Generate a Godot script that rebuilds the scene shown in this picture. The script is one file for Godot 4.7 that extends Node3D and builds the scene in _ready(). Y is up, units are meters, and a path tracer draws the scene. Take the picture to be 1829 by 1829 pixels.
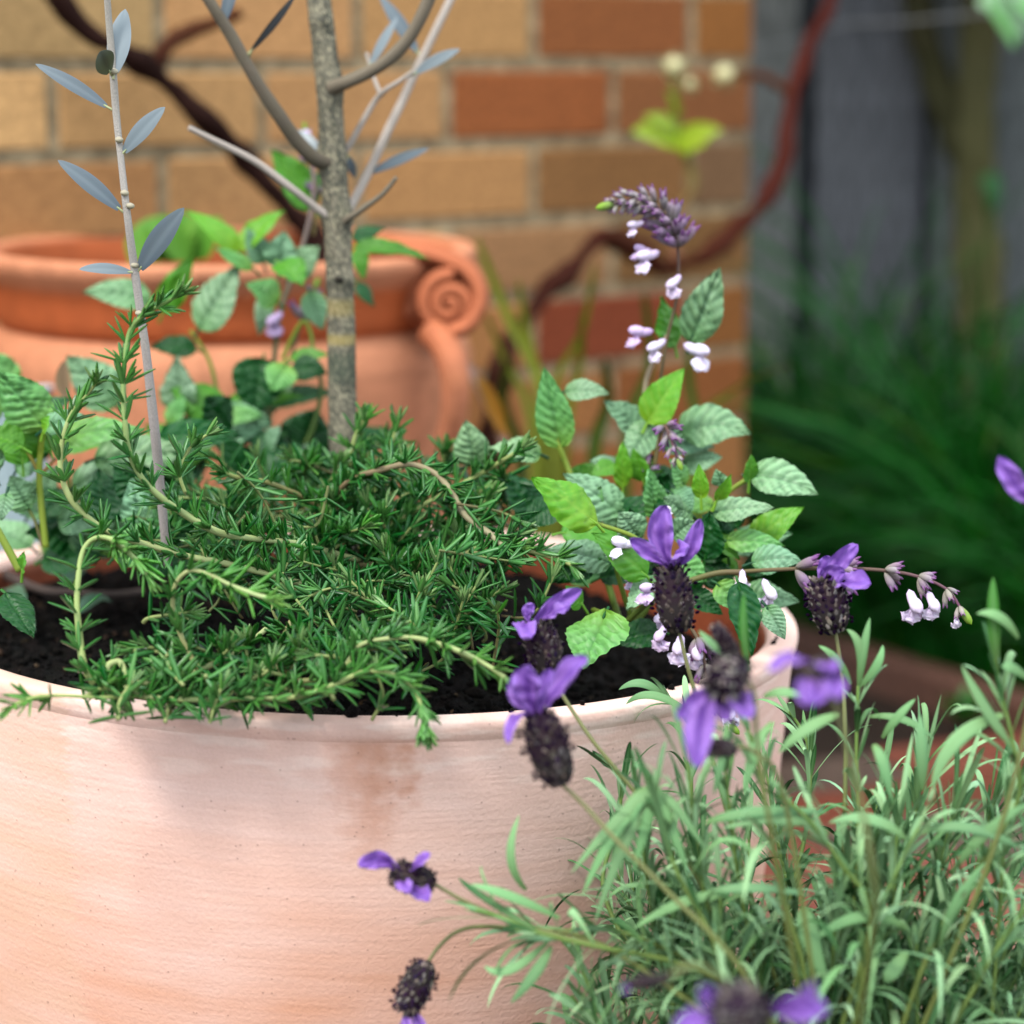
extends Node3D

const F := 4300.0
const MID := 914.5
const PITCH := 0.18716
var eye := Vector3(0.0, 0.81, 1.684)
var fwd := Vector3(0, -sin(PITCH), -cos(PITCH))
var upv := Vector3(0, cos(PITCH), -sin(PITCH))
var rng := RandomNumberGenerator.new()
var noise := FastNoiseLite.new()
var M := {}


# a mesh being collected: grids of points (leaves, tubes, lathes) and flat polygons
class Mb:
	var v := PackedVector3Array()
	var n := PackedVector3Array()
	var c := PackedColorArray()
	var uv := PackedVector2Array()
	var ix := PackedInt32Array()

	func grid(p: PackedVector3Array, rows: int, cols: int, cc: PackedColorArray, wrap := false, uvs := PackedVector2Array()) -> void:
		var o := v.size()
		var nn := PackedVector3Array()
		nn.resize(p.size())
		var lim := cols if wrap else cols - 1
		for r in rows - 1:
			for k in lim:
				var a := r * cols + k
				var b := r * cols + (k + 1) % cols
				var d := a + cols
				var e := b + cols
				var f1 := (p[d] - p[a]).cross(p[b] - p[a])
				var f2 := (p[d] - p[b]).cross(p[e] - p[b])
				nn[a] += f1
				nn[b] += f1 + f2
				nn[d] += f1 + f2
				nn[e] += f2
				ix.append_array(PackedInt32Array([o + a, o + b, o + d, o + b, o + e, o + d]))
		for k in nn.size():
			nn[k] = nn[k].normalized() if nn[k].length_squared() > 1e-30 else Vector3.UP
		v.append_array(p)
		n.append_array(nn)
		c.append_array(cc)
		if uvs.size() == p.size():
			uv.append_array(uvs)
		else:
			var z := PackedVector2Array()
			z.resize(p.size())
			uv.append_array(z)

	func poly(p: Array, away: Vector3, col: Color) -> void:
		var f: Vector3 = (p[2] - p[0]).cross(p[1] - p[0]).normalized()
		var order := range(p.size())
		if f.dot(away) < 0:
			order.reverse()
			f = -f
		var o := v.size()
		for k in order:
			v.append(p[k])
			n.append(f)
			c.append(col)
			uv.append(Vector2.ZERO)
		for k in p.size() - 2:
			ix.append_array(PackedInt32Array([o, o + k + 1, o + k + 2]))

	# a box with chamfered edges
	func cbox(t: Transform3D, size: Vector3, ch: float, col: Color) -> void:
		var h := size / 2.0
		var q := func(s: Vector3, ax: int) -> Vector3:
			var w := Vector3(s.x * (h.x - ch), s.y * (h.y - ch), s.z * (h.z - ch))
			w[ax] = s[ax] * h[ax]
			return t * w
		for ax in 3:
			for sg in [-1.0, 1.0]:
				var u := (ax + 1) % 3
				var w := (ax + 2) % 3
				var pts := []
				for k in [[-1, -1], [1, -1], [1, 1], [-1, 1]]:
					var s := Vector3.ZERO
					s[ax] = sg
					s[u] = k[0]
					s[w] = k[1]
					pts.append(q.call(s, ax))
				poly(pts, (pts[0] + pts[2]) / 2.0 - t.origin, col)
				for sh in [-1.0, 1.0]:
					var s1 := Vector3.ZERO
					s1[ax] = sg
					s1[u] = sh
					s1[w] = -1
					var s2 := s1
					s2[w] = 1
					var e := [q.call(s1, ax), q.call(s1, u), q.call(s2, u), q.call(s2, ax)]
					poly(e, (e[0] + e[2]) / 2.0 - t.origin, col)
		for sx in [-1.0, 1.0]:
			for sy in [-1.0, 1.0]:
				for sz in [-1.0, 1.0]:
					var s := Vector3(sx, sy, sz)
					var e := [q.call(s, 0), q.call(s, 1), q.call(s, 2)]
					poly(e, e[0] + e[1] + e[2] - t.origin * 3.0, col)


# ---------------------------------------------------------------- helpers
func P(x: float, y: float, d: float) -> Vector3:
	return eye + (fwd + Vector3.RIGHT * ((x - MID) / F) - upv * ((y - MID) / F)) * d


func on_height(x: float, y: float, h: float) -> Vector3:
	var r := fwd + Vector3.RIGHT * ((x - MID) / F) - upv * ((y - MID) / F)
	return eye + r * ((h - eye.y) / r.y)


func seen_at(p: Vector3) -> Vector3:
	var q := p - eye
	var d := q.dot(fwd)
	return Vector3(MID + F * q.x / d, MID - F * q.dot(upv) / d, d)


# the linear base colour of a surface that shows (r, g, b) where it gets 1 / k of full light
func A(r: float, g: float, b: float, k := 0.5) -> Color:
	var c := Color(r / 255.0, g / 255.0, b / 255.0).srgb_to_linear()
	if g > r and g > b:
		# foliage: a little deeper than it photographs
		var grey := minf(c.r, c.b)
		k *= 0.78
		return Color((c.r - grey * 0.2) * k, c.g * k, (c.b - grey * 0.2) * k)
	return Color(c.r * k, c.g * k, c.b * k)


func vary(c: Color, amount: float) -> Color:
	var f := 1.0 + rng.randf_range(-amount, amount)
	return Color(c.r * f * (1.0 + rng.randf_range(-amount, amount) * 0.5), c.g * f, c.b * f * (1.0 + rng.randf_range(-amount, amount) * 0.5))


func obj(called: String, m: Mb, mat: Material, parent: Node = self) -> MeshInstance3D:
	var o := MeshInstance3D.new()
	if m.v.size():
		var a := []
		a.resize(Mesh.ARRAY_MAX)
		a[Mesh.ARRAY_VERTEX] = m.v
		a[Mesh.ARRAY_NORMAL] = m.n
		a[Mesh.ARRAY_COLOR] = m.c
		a[Mesh.ARRAY_TEX_UV] = m.uv
		a[Mesh.ARRAY_INDEX] = m.ix
		var am := ArrayMesh.new()
		am.add_surface_from_arrays(Mesh.PRIMITIVE_TRIANGLES, a)
		am.surface_set_material(0, mat)
		o.mesh = am
	named(o, called, parent)
	return o


# repeats become brick_001, brick_002 ...
func named(o: Node, called: String, parent: Node = self) -> void:
	var n := called
	var k := 0
	var key := "%s_count" % called
	if parent.has_node(NodePath(n)):
		k = parent.get_meta(key, 0)
		while parent.has_node(NodePath(n)):
			k += 1
			n = "%s_%03d" % [called, k]
		if parent != self:
			parent.set_meta(key, k)
	o.name = n
	parent.add_child(o, true)


func tag(o: Node, label: String, category := "", kind := "", group := "") -> Node:
	if label:
		o.set_meta("label", label)
	if category:
		o.set_meta("category", category)
	if kind:
		o.set_meta("kind", kind)
	if group:
		o.set_meta("group", group)
	return o


func root(called: String, label: String, category: String, group := "") -> Node3D:
	var o := Node3D.new()
	named(o, called)
	tag(o, label, category, "", group)
	return o


func clean_counts() -> void:
	for o in find_children("*", "", true, false):
		for k in o.get_meta_list():
			if str(k).ends_with("_count"):
				o.remove_meta(k)


func noise_tex(freq: float, lo: float, hi: float, octaves := 4, seed_ := 1, size := 512, kind := FastNoiseLite.TYPE_SIMPLEX_SMOOTH) -> NoiseTexture2D:
	var t := NoiseTexture2D.new()
	var f := FastNoiseLite.new()
	f.seed = seed_
	f.noise_type = kind
	f.frequency = freq
	f.fractal_octaves = octaves
	t.noise = f
	t.seamless = true
	t.width = size
	t.height = size
	var g := Gradient.new()
	g.set_color(0, Color(lo, lo, lo))
	g.set_color(1, Color(hi, hi, hi))
	t.color_ramp = g
	return t


func mat(rough: float, spec := 0.5) -> StandardMaterial3D:
	var m := StandardMaterial3D.new()
	m.vertex_color_use_as_albedo = true
	m.roughness = rough
	m.metallic_specular = spec
	m.cull_mode = BaseMaterial3D.CULL_DISABLED
	return m


func grained(m: StandardMaterial3D, tex: Texture2D, bump: Texture2D, scale: Vector3, relief: float, world := true) -> StandardMaterial3D:
	m.albedo_texture = tex
	m.uv1_triplanar = true
	m.uv1_world_triplanar = world
	m.uv1_scale = scale
	if bump:
		m.heightmap_enabled = true
		m.heightmap_texture = bump
		m.heightmap_scale = relief
	return m


# ---------------------------------------------------------------- shapes
func curve(pts: Array, per := 6) -> PackedVector3Array:
	var out := PackedVector3Array()
	var n := pts.size()
	for i in n - 1:
		var a: Vector3 = pts[maxi(i - 1, 0)]
		var b: Vector3 = pts[i]
		var c: Vector3 = pts[i + 1]
		var d: Vector3 = pts[mini(i + 2, n - 1)]
		for k in per:
			out.append(b.cubic_interpolate(c, a, d, float(k) / per))
	out.append(pts[n - 1])
	return out


# a path given as photo positions with a distance: [x, y, d], ...
func trace(rows: Array, per := 6) -> PackedVector3Array:
	var pts := []
	for r in rows:
		pts.append(P(r[0], r[1], r[2]))
	return curve(pts, per)


func tube(m: Mb, p: PackedVector3Array, r0: float, r1: float, c0: Color, c1: Color, sides := 8, bumpy := 0.0) -> void:
	var n := p.size()
	var pts := PackedVector3Array()
	var cc := PackedColorArray()
	var t := (p[1] - p[0]).normalized()
	var s := t.cross(Vector3(0.3, 0.8, 0.5)).normalized()
	for i in range(-1, n + 1):
		var k := clampi(i, 0, n - 1)
		var t2 := (p[mini(k + 1, n - 1)] - p[maxi(k - 1, 0)]).normalized()
		s = (s - t2 * s.dot(t2)).normalized()
		var b := t2.cross(s)
		var u := float(k) / (n - 1)
		var r := lerpf(r0, r1, u)
		if i < 0 or i == n:
			r *= 0.05
		for j in sides:
			var a := TAU * j / sides
			var rr := r
			if bumpy > 0.0:
				rr *= 1.0 + bumpy * noise.get_noise_3d(p[k].x * 900 + cos(a) * 9, p[k].y * 350, p[k].z * 900 + sin(a) * 9)
			pts.append(p[k] + (s * cos(a) + b * sin(a)) * rr)
			cc.append(c0.lerp(c1, u))
	m.grid(pts, n + 2, sides, cc, true)


func ellipsoid(m: Mb, a: Vector3, b: Vector3, w: float, flat: float, side: Vector3, c0: Color, c1: Color, rows := 6, cols := 8, power := 0.5, skew := 0.0) -> void:
	var t := b - a
	var s := (side - t.normalized() * side.dot(t.normalized())).normalized()
	var q := t.normalized().cross(s)
	var pts := PackedVector3Array()
	var cc := PackedColorArray()
	for i in rows + 1:
		var u := float(i) / rows
		var r := w / 2.0 * pow(maxf(0.0, 4.0 * u * (1.0 - u)), power) * (1.0 + skew * (u - 0.5)) + 1e-5
		for j in cols:
			var g := TAU * j / cols
			pts.append(a + t * u + s * cos(g) * r + q * sin(g) * r * flat)
			cc.append(c0.lerp(c1, u))
	m.grid(pts, rows + 1, cols, cc, true)


func lathe(m: Mb, at: Transform3D, prof: Array, cols: int, col: Color, round := Vector2(1, 1), uvs := false) -> void:
	var pts := PackedVector3Array()
	var cc := PackedColorArray()
	var uu := PackedVector2Array()
	var c1 := cols + 1
	for i in prof.size():
		for j in c1:
			var a := TAU * j / cols
			pts.append(at * Vector3(sin(a) * prof[i][0] * round.x, prof[i][1], cos(a) * prof[i][0] * round.y))
			cc.append(col if prof[i].size() < 3 else prof[i][2])
			uu.append(Vector2(float(j) / cols, 1.0 - prof[i][1] / 0.45))
	m.grid(pts, prof.size(), c1, cc, false, uu)


# a blade along the bend b > k > t. o: shape (0 ovate, 1 lance, 2 petal, 3 strap), rows, cols, fold, cup, teeth, veins, wave, roll, top, rib, edge
func blade(m: Mb, b: Vector3, k: Vector3, t: Vector3, nrm: Vector3, w: float, o: Dictionary) -> void:
	var rows: int = o.get("rows", 10)
	var cols: int = o.get("cols", 5)
	var shape: int = o.get("shape", 1)
	var fold: float = o.get("fold", 0.0)
	var cup: float = o.get("cup", 0.0)
	var teeth: float = o.get("teeth", 0.0)
	var nteeth: float = o.get("nteeth", 14.0)
	var veins: float = o.get("veins", 0.0)
	var nveins: float = o.get("nveins", 7.0)
	var wave: float = o.get("wave", 0.0)
	var roll: float = o.get("roll", 0.0)
	var top: Color = o.top
	var rib: Color = o.get("rib", top)
	var edge: Color = o.get("edge", top)
	var tipc: Color = o.get("tip", top)
	var basec: Color = o.get("base", top)
	var streak: float = o.get("streak", 0.0)
	var ph := rng.randf() * 100.0
	var length := b.distance_to(k) + k.distance_to(t)
	var pts := PackedVector3Array()
	var cc := PackedColorArray()
	for i in rows + 1:
		var u := float(i) / rows
		var p := b.lerp(k, u).lerp(k.lerp(t, u), u)
		var tg := ((k - b) * (1.0 - u) + (t - k) * u).normalized()
		var nn := (nrm - tg * nrm.dot(tg)).normalized()
		var s := tg.cross(nn)
		if roll != 0.0:
			s = s.rotated(tg, roll * u)
			nn = nn.rotated(tg, roll * u)
		var hw := 0.0
		match shape:
			0: hw = pow(sin(PI * pow(u, 0.66)), 0.85) * (1.04 - 0.12 * u)
			1: hw = pow(sin(PI * clampf(u * 0.93 + 0.07, 0, 1)), 0.55) * (0.8 + 0.2 * sin(PI * u))
			2: hw = (0.28 + 0.72 * smoothstep(0.0, 0.6, u)) * pow(maxf(0.0, 1.0 - pow(u, 4.5)), 0.6)
			3: hw = pow(maxf(0.0, 1.0 - u), 0.4) * (0.75 + 0.25 * smoothstep(0.0, 0.3, u))
		hw *= w / 2.0
		if i == rows:
			hw = w * 0.01
		for j in cols:
			var q := 2.0 * j / (cols - 1) - 1.0
			var aq := absf(q)
			var x := q * hw
			if teeth > 0.0:
				x *= 1.0 + teeth * (absf(fposmod(u * nteeth, 1.0) - 0.5) * 2.0 - 0.5) * smoothstep(0.6, 1.0, aq)
			var y := fold * aq * hw + cup * q * q * hw
			if wave > 0.0:
				y += wave * w * noise.get_noise_2d(u * 160.0 + ph * 31.0, q * 55.0 + ph) * (0.3 + aq)
			var col := top
			if veins > 0.0:
				var f := fposmod(u * nveins - aq * 1.5 + 0.5 + 0.12 * signf(q) + 0.16 * noise.get_noise_2d(u * 130.0 + ph * 13.0, q * 90.0), 1.0)
				var near := 1.0 - smoothstep(0.0, 0.26, minf(f, 1.0 - f))
				near = maxf(near, 1.0 - smoothstep(0.0, 0.16, aq))
				var fine := noise.get_noise_2d(u * 900.0 + ph * 17.0, q * 420.0) * 0.5
				y += veins * w * ((0.5 - near) * (1.0 - 0.5 * aq) + fine)
				col = top.lerp(rib, near * 0.66)
				col = col.lerp(edge, clampf(-fine * 1.2, 0.0, 0.5))
			else:
				col = top.lerp(rib, 1.0 - smoothstep(0.05, 0.5, aq)).lerp(edge, smoothstep(0.7, 1.0, aq))
			if streak > 0.0:
				col = col.lerp(rib, clampf(streak * (noise.get_noise_2d(q * 420.0 + ph, u * 60.0 + ph * 7.0) + 0.2), 0.0, 1.0))
			col = col.lerp(tipc, u * u * u * 0.8).lerp(basec, pow(1.0 - u, 4.0) * 0.8)
			pts.append(p + s * x + nn * y)
			cc.append(col)
	m.grid(pts, rows + 1, cols, cc)


# ---------------------------------------------------------------- the scene
func _ready() -> void:
	rng.seed = 20240611
	noise.frequency = 0.02
	noise.fractal_octaves = 2
	var cam := Camera3D.new()
	cam.name = "camera"
	cam.position = eye
	cam.rotation = Vector3(-PITCH, 0, 0)
	cam.near = 0.05
	cam.far = 200.0
	var at := CameraAttributesPhysical.new()
	at.frustum_focal_length = 12.0 / (MID / F)
	at.frustum_focus_distance = 1.49
	at.exposure_aperture = 2.25
	cam.attributes = at
	cam.fov = rad_to_deg(2.0 * atan(MID / F))
	add_child(cam)
	cam.current = true

	var env := Environment.new()
	env.tonemap_mode = Environment.TONE_MAPPER_LINEAR
	env.tonemap_exposure = 3.35
	env.background_mode = Environment.BG_SKY
	var sm := ProceduralSkyMaterial.new()
	sm.sky_top_color = Color(0.93, 0.97, 1.0)
	sm.sky_horizon_color = Color(0.68, 0.72, 0.77)
	sm.sky_curve = 0.2
	sm.ground_horizon_color = Color(0.45, 0.42, 0.4)
	sm.ground_bottom_color = Color(0.3, 0.27, 0.25)
	sm.sun_angle_max = 1.0
	var sky := Sky.new()
	sky.sky_material = sm
	env.sky = sky
	env.sdfgi_enabled = true
	env.ssao_enabled = true
	env.ssil_enabled = true
	var we := WorldEnvironment.new()
	we.name = "world"
	we.environment = env
	add_child(we)
	var sun := DirectionalLight3D.new()
	sun.name = "sun"
	sun.light_color = Color(1.0, 0.98, 0.95)
	sun.light_energy = 0.42
	sun.light_angular_distance = 14.0
	sun.shadow_enabled = true
	add_child(sun)
	sun.look_at_from_position(Vector3.ZERO, -Vector3(-0.45, 1.0, 0.55), Vector3.UP)

	make_materials()
	ground_and_paving()
	brick_wall()
	fence()
	shade_tree()
	grass()
	back_planter()
	zinc_vase()
	vines()
	blade_plants()
	main_pot()
	olive()
	rosemary()
	sages()
	lavender()
	clean_counts()


func make_materials() -> void:
	M.brick = grained(mat(0.85, 0.3), noise_tex(0.03, 0.66, 1.0, 5, 3), noise_tex(0.06, 0.0, 1.0, 5, 8), Vector3.ONE * 6.0, 0.12)
	M.mortar = grained(mat(0.95, 0.2), noise_tex(0.012, 0.45, 1.0, 5, 5), noise_tex(0.12, 0.0, 1.0, 4, 9), Vector3.ONE * 7.0, 0.2)
	M.wood = grained(mat(0.8, 0.3), noise_tex(0.02, 0.35, 1.0, 5, 12), noise_tex(0.03, 0.0, 1.0, 4, 14), Vector3(22.0, 1.6, 22.0), 0.1)
	M.paver = grained(mat(0.8, 0.35), noise_tex(0.025, 0.55, 1.0, 5, 21), noise_tex(0.08, 0.0, 1.0, 5, 22), Vector3.ONE * 5.0, 0.15)
	M.soil = grained(mat(0.9, 0.25), noise_tex(0.05, 0.35, 1.0, 5, 31), noise_tex(0.1, 0.0, 1.0, 5, 32), Vector3.ONE * 12.0, 0.4)
	M.clay = grained(mat(0.75, 0.35), noise_tex(0.02, 0.82, 1.0, 5, 41), noise_tex(0.1, 0.0, 1.0, 4, 42), Vector3.ONE * 4.0, 0.05)
	M.bark = grained(mat(0.85, 0.25), noise_tex(0.05, 0.38, 1.0, 5, 51, 512, FastNoiseLite.TYPE_SIMPLEX), noise_tex(0.07, 0.0, 1.0, 4, 52), Vector3(26.0, 14.0, 26.0), 0.12, false)
	M.zinc = grained(mat(0.45, 0.5), noise_tex(0.03, 0.75, 1.0, 3, 61), null, Vector3.ONE * 8.0, 0.0)
	M.leaf = mat(0.46, 0.36)
	M.leaf.backlight_enabled = true
	M.leaf.backlight = Color(0.22, 0.3, 0.1)
	M.lavender = mat(0.6, 0.3)
	M.lavender.backlight_enabled = true
	M.lavender.backlight = Color(0.12, 0.16, 0.08)
	M.needle = mat(0.3, 0.4)
	M.needle.backlight_enabled = true
	M.needle.backlight = Color(0.08, 0.12, 0.04)
	M.bark_fine = grained(mat(0.85, 0.25), noise_tex(0.05, 0.85, 1.0, 3, 55), noise_tex(0.08, 0.0, 1.0, 4, 56), Vector3(30.0, 18.0, 30.0), 0.06, false)
	M.trunk = mat(0.9, 0.2)
	M.olive = mat(0.45, 0.5)
	M.petal = mat(0.6, 0.35)
	M.petal.backlight_enabled = true
	M.petal.backlight = Color(0.4, 0.3, 0.5)
	M.fuzz = mat(0.9, 0.15)
	M.stem = mat(0.6, 0.35)


func ground_and_paving() -> void:
	var g := Mb.new()
	var pts := PackedVector3Array()
	var cc := PackedColorArray()
	for i in 2:
		for j in 2:
			pts.append(Vector3(-60.0 + 120.0 * j, -0.012, -60.0 + 120.0 * i))
			cc.append(A(90, 72, 58, 0.6))
	g.grid(pts, 2, 2, cc)
	tag(obj("ground", g, M.soil), "bare brown earth under and around the paving", "", "structure")
	var pv := root("paving", "red and pinkish brick pavers in a running pattern round the pots", "")
	pv.set_meta("kind", "structure")
	pv.remove_meta("category")
	var turn := Basis(Vector3.UP, 0.42)
	for i in range(-7, 9):
		for j in range(-16, 12):
			var c: Vector3 = turn * Vector3((i + 0.5 * (absi(j) % 2)) * 0.236, 0, j * 0.116) + Vector3(0.35, 0, -0.1)
			if c.z < -1.12 + 0.25 * (0.9 - c.x) * 0.3 or c.z > 1.2 or c.x < -0.9 or c.x > 1.35:
				continue
			var m := Mb.new()
			var near := smoothstep(-0.75, 0.0, c.z)
			var col := vary(A(150, 78, 56, 0.6).lerp(A(200, 170, 156, 0.75), near), 0.22)
			if rng.randf() < 0.15:
				col = vary(A(118, 96, 84, 0.6), 0.15)
			var t := Transform3D(turn.rotated(Vector3(1, 0, 0.3).normalized(), rng.randf_range(-0.012, 0.012)), c + Vector3(0, -0.03 + rng.randf_range(-0.003, 0.003), 0))
			m.cbox(t, Vector3(0.23, 0.06, 0.11), 0.005, col)
			obj("paver", m, M.paver, pv)
	# timber edging between the paving and the planted bed
	var e := Mb.new()
	var a := on_height(1405, 1125, 0.03)
	var b := on_height(1900, 1275, 0.03)
	var x := (b - a).normalized()
	e.cbox(Transform3D(Basis(x, Vector3.UP, x.cross(Vector3.UP)), (a + b) / 2.0 + Vector3(0, -0.02, 0)), Vector3(a.distance_to(b), 0.06, 0.04), 0.008, A(140, 98, 82, 0.62))
	tag(obj("timber_edging", e, M.wood), "low brown timber edging board between brick paving and grass bed", "edging")


func brick_wall() -> void:
	var w := root("brick_wall", "tan and orange brick wall with grey mortar behind the pots", "wall")
	var ph := 0.674
	var along := Vector3(-cos(ph), 0, sin(ph))
	var out := Vector3(sin(ph), 0, cos(ph))
	var e := P(1345, 500, 2.93)
	e.y = 0.0
	var y0 := P(1000, 252, 2.742).y
	var basis := Basis(along, Vector3.UP, along.cross(Vector3.UP))
	var core := Mb.new()
	core.cbox(Transform3D(basis, e + along * 0.86 - out * 0.0535 + Vector3(0, 1.1, 0)), Vector3(1.71, 2.2, 0.1), 0.004, A(184, 162, 128, 0.98))
	obj("mortar", core, M.mortar, w)
	# the colour of single bricks, where the wall shows one that stands out: [x, y, r, g, b]
	var marks := [
		[1100, 60, 168, 92, 40], [1290, 60, 175, 105, 45], [950, 195, 186, 98, 50], [1215, 195, 172, 100, 55], [1100, 320, 170, 118, 66], [820, 325, 190, 122, 66],
		[1290, 330, 150, 110, 80], [1030, 590, 158, 56, 30], [950, 450, 198, 142, 96], [1240, 450, 150, 105, 60], [780, 60, 205, 145, 85], [660, 195, 200, 132, 80],
		[60, 235, 206, 140, 90], [260, 235, 212, 158, 100], [150, 380, 190, 115, 55], [480, 370, 196, 135, 78], [260, 80, 216, 162, 108], [100, 60, 206, 168, 112],
		[500, 80, 208, 148, 92], [480, 210, 205, 150, 88], [1290, 590, 168, 98, 40], [1180, 720, 160, 90, 40],
	]
	for r in 26:
		var y := fposmod(y0 - 0.0, 0.086) - 0.043 - 0.086 + r * 0.086
		if y < 0.0:
			continue
		var rowk := roundi((y - y0 - 0.043) / 0.086)
		for k in range(-1, 8):
			var s0 := (0.2245 if absi(rowk) % 2 == 0 else 0.1045) + 0.238 * k
			var s1 := minf(s0 + 0.228, 1.71)
			s0 = maxf(s0, 0.0)
			if s1 - s0 < 0.03:
				continue
			var c := e + along * ((s0 + s1) / 2.0 + 0.005) + Vector3(0, y, 0) - out * (0.05 + rng.randf_range(0.0, 0.002))
			var q := seen_at(c + out * 0.05)
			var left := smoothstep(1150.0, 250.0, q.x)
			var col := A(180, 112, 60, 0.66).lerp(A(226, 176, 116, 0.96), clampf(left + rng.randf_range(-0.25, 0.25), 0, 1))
			var near := 95.0
			for mk in marks:
				var dd := Vector2(q.x - mk[0], (q.y - mk[1]) * 1.6).length()
				if dd < near:
					near = dd
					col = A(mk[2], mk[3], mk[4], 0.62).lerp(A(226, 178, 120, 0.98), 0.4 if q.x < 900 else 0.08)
			var m := Mb.new()
			var tilt := basis.rotated(out, rng.randf_range(-0.006, 0.006))
			m.cbox(Transform3D(tilt, c), Vector3(s1 - s0, 0.0755 + rng.randf_range(-0.002, 0.002), 0.1), 0.004, vary(col, 0.07))
			obj("brick", m, M.brick, w)


func fence() -> void:
	var f := root("timber_fence", "weathered grey upright paling fence beside the brick wall", "fence")
	var a := P(1330, 600, 3.62)
	a.y = 0
	var dir := Vector3(1, 0, 0.06).normalized()
	var b := Basis(dir, Vector3.UP, dir.cross(Vector3.UP))
	for k in 9:
		var m := Mb.new()
		var wd := 0.157 if k > 0 else 0.075
		var s := 0.035 if k == 0 else 0.092 + 0.171 * (k - 1) + 0.085
		var col := vary(A(126, 129, 131, 0.95), 0.14)
		m.cbox(Transform3D(b.rotated(Vector3.UP, rng.randf_range(-0.02, 0.02)), a + dir * s + Vector3(0, 0.92, rng.randf_range(-0.004, 0.004))), Vector3(wd, 1.84, 0.018), 0.003, col)
		obj("paling", m, M.wood, f)
	for k in 9:
		var m := Mb.new()
		m.cbox(Transform3D(b, a + dir * (0.092 + 0.171 * (k - 1) + 0.17) + Vector3(0, 0.92, -0.045)), Vector3(0.11, 1.82, 0.016), 0.003, vary(A(96, 100, 108, 0.8), 0.1))
		obj("back_paling", m, M.wood, f)
	for y in [0.3, 1.5]:
		var m := Mb.new()
		m.cbox(Transform3D(b, a + dir * 0.65 + Vector3(0, y, -0.0235)), Vector3(1.6, 0.07, 0.022), 0.003, A(90, 88, 90, 0.4))
		obj("rail", m, M.wood, f)
	var m2 := Mb.new()
	m2.cbox(Transform3D(b, a - dir * 0.035 + Vector3(0, 0.95, -0.03)), Vector3(0.06, 1.9, 0.07), 0.004, A(60, 58, 60, 0.4))
	obj("post", m2, M.wood, f)
	var wire := Mb.new()
	tube(wire, trace([[1345, 92, 3.1], [1400, 75, 3.08], [1460, 58, 3.06], [1520, 42, 3.06], [1600, 40, 3.05], [1700, 30, 3.05], [1900, 10, 3.05]]), 0.0016, 0.0016, A(150, 150, 150), A(150, 150, 150), 6)
	tag(obj("wire", wire, M.zinc), "thin pale wire strung in front of the timber fence", "wire")


func shade_tree() -> void:
	var t := root("garden_tree", "slender olive-green trunk growing in front of the grey fence", "tree")
	var m := Mb.new()
	var g0 := A(106, 104, 62, 1.2)
	var base := on_height(1768, 1130, 0.0)
	var d := seen_at(base).z
	var pts := [base, P(1762, 900, d), P(1752, 650, d), P(1745, 400, d), P(1742, 260, d), P(1748, 60, d), P(1756, -200, d - 0.05), P(1745, -700, d - 0.1)]
	tube(m, curve(pts, 8), 0.037, 0.026, g0, A(92, 86, 58, 1.0), 12, 0.35)
	obj("trunk", m, M.bark, t)
	var b := Mb.new()
	tube(b, curve([P(1740, 300, d), P(1706, 225, d + 0.02), P(1668, 130, d + 0.03), P(1645, 40, d + 0.03), P(1622, -80, d + 0.02), P(1560, -500, d - 0.1)], 8), 0.029, 0.018, A(84, 82, 50, 0.8), A(80, 76, 48, 0.8), 10, 0.35)
	obj("branch", b, M.bark, t)
	# crown above the frame, and the few leaves that hang into it
	var lf := Mb.new()
	for k in 1500:
		var c := P(1650, -520, d - 0.15) + Vector3(rng.randfn(0, 0.34), rng.randfn(0, 0.13), rng.randfn(0, 0.3))
		if seen_at(c).y > -60.0:
			continue
		var dv := Vector3(rng.randfn(), rng.randfn(-0.3), rng.randfn()).normalized()
		var l := rng.randf_range(0.04, 0.075)
		blade(lf, c, c + dv * l * 0.5 + Vector3(0, 0.008, 0), c + dv * l, Vector3(rng.randfn(0, 0.4), 1, rng.randfn(0, 0.4)), l * 0.42, {"rows": 3, "cols": 3, "shape": 1, "fold": 0.2, "top": vary(A(70, 120, 50, 0.4), 0.3)})
	tag(obj("foliage", lf, M.leaf, t), "", "", "stuff")
	for q in [[1770, -15, 1812, 88, 52, 0], [1800, -20, 1832, 75, 46, 1], [1815, -10, 1870, 60, 50, 0], [1745, 5, 1800, 22, 36, 1], [1760, 310, 1782, 372, 40, 2], [1772, 330, 1768, 385, 34, 2]]:
		var one := Mb.new()
		var dd := d - (0.55 if q[5] < 2 else 0.06)
		var cols := [A(150, 210, 140, 0.5), A(190, 215, 190, 0.5), A(30, 105, 35, 0.5)]
		var p0 := P(q[0], q[1], dd)
		var p1 := P(q[2], q[3], dd)
		blade(one, p0, (p0 + p1) / 2.0 + Vector3(0, 0.01, 0.01), p1, Vector3(0.2, 0.5, 1), q[4] / F * dd, {"rows": 8, "cols": 5, "shape": 0, "fold": 0.25, "top": cols[q[5]], "rib": cols[q[5]] * 1.2})
		obj("leaf", one, M.leaf, t)
	var tw := Mb.new()
	tube(tw, curve([P(1748, -300, d), P(1770, -160, d - 0.3), P(1795, -30, d - 0.55), P(1812, 10, d - 0.55)], 5), 0.004, 0.002, A(80, 100, 50), A(90, 130, 60), 6)
	obj("twig", tw, M.stem, t)


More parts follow.
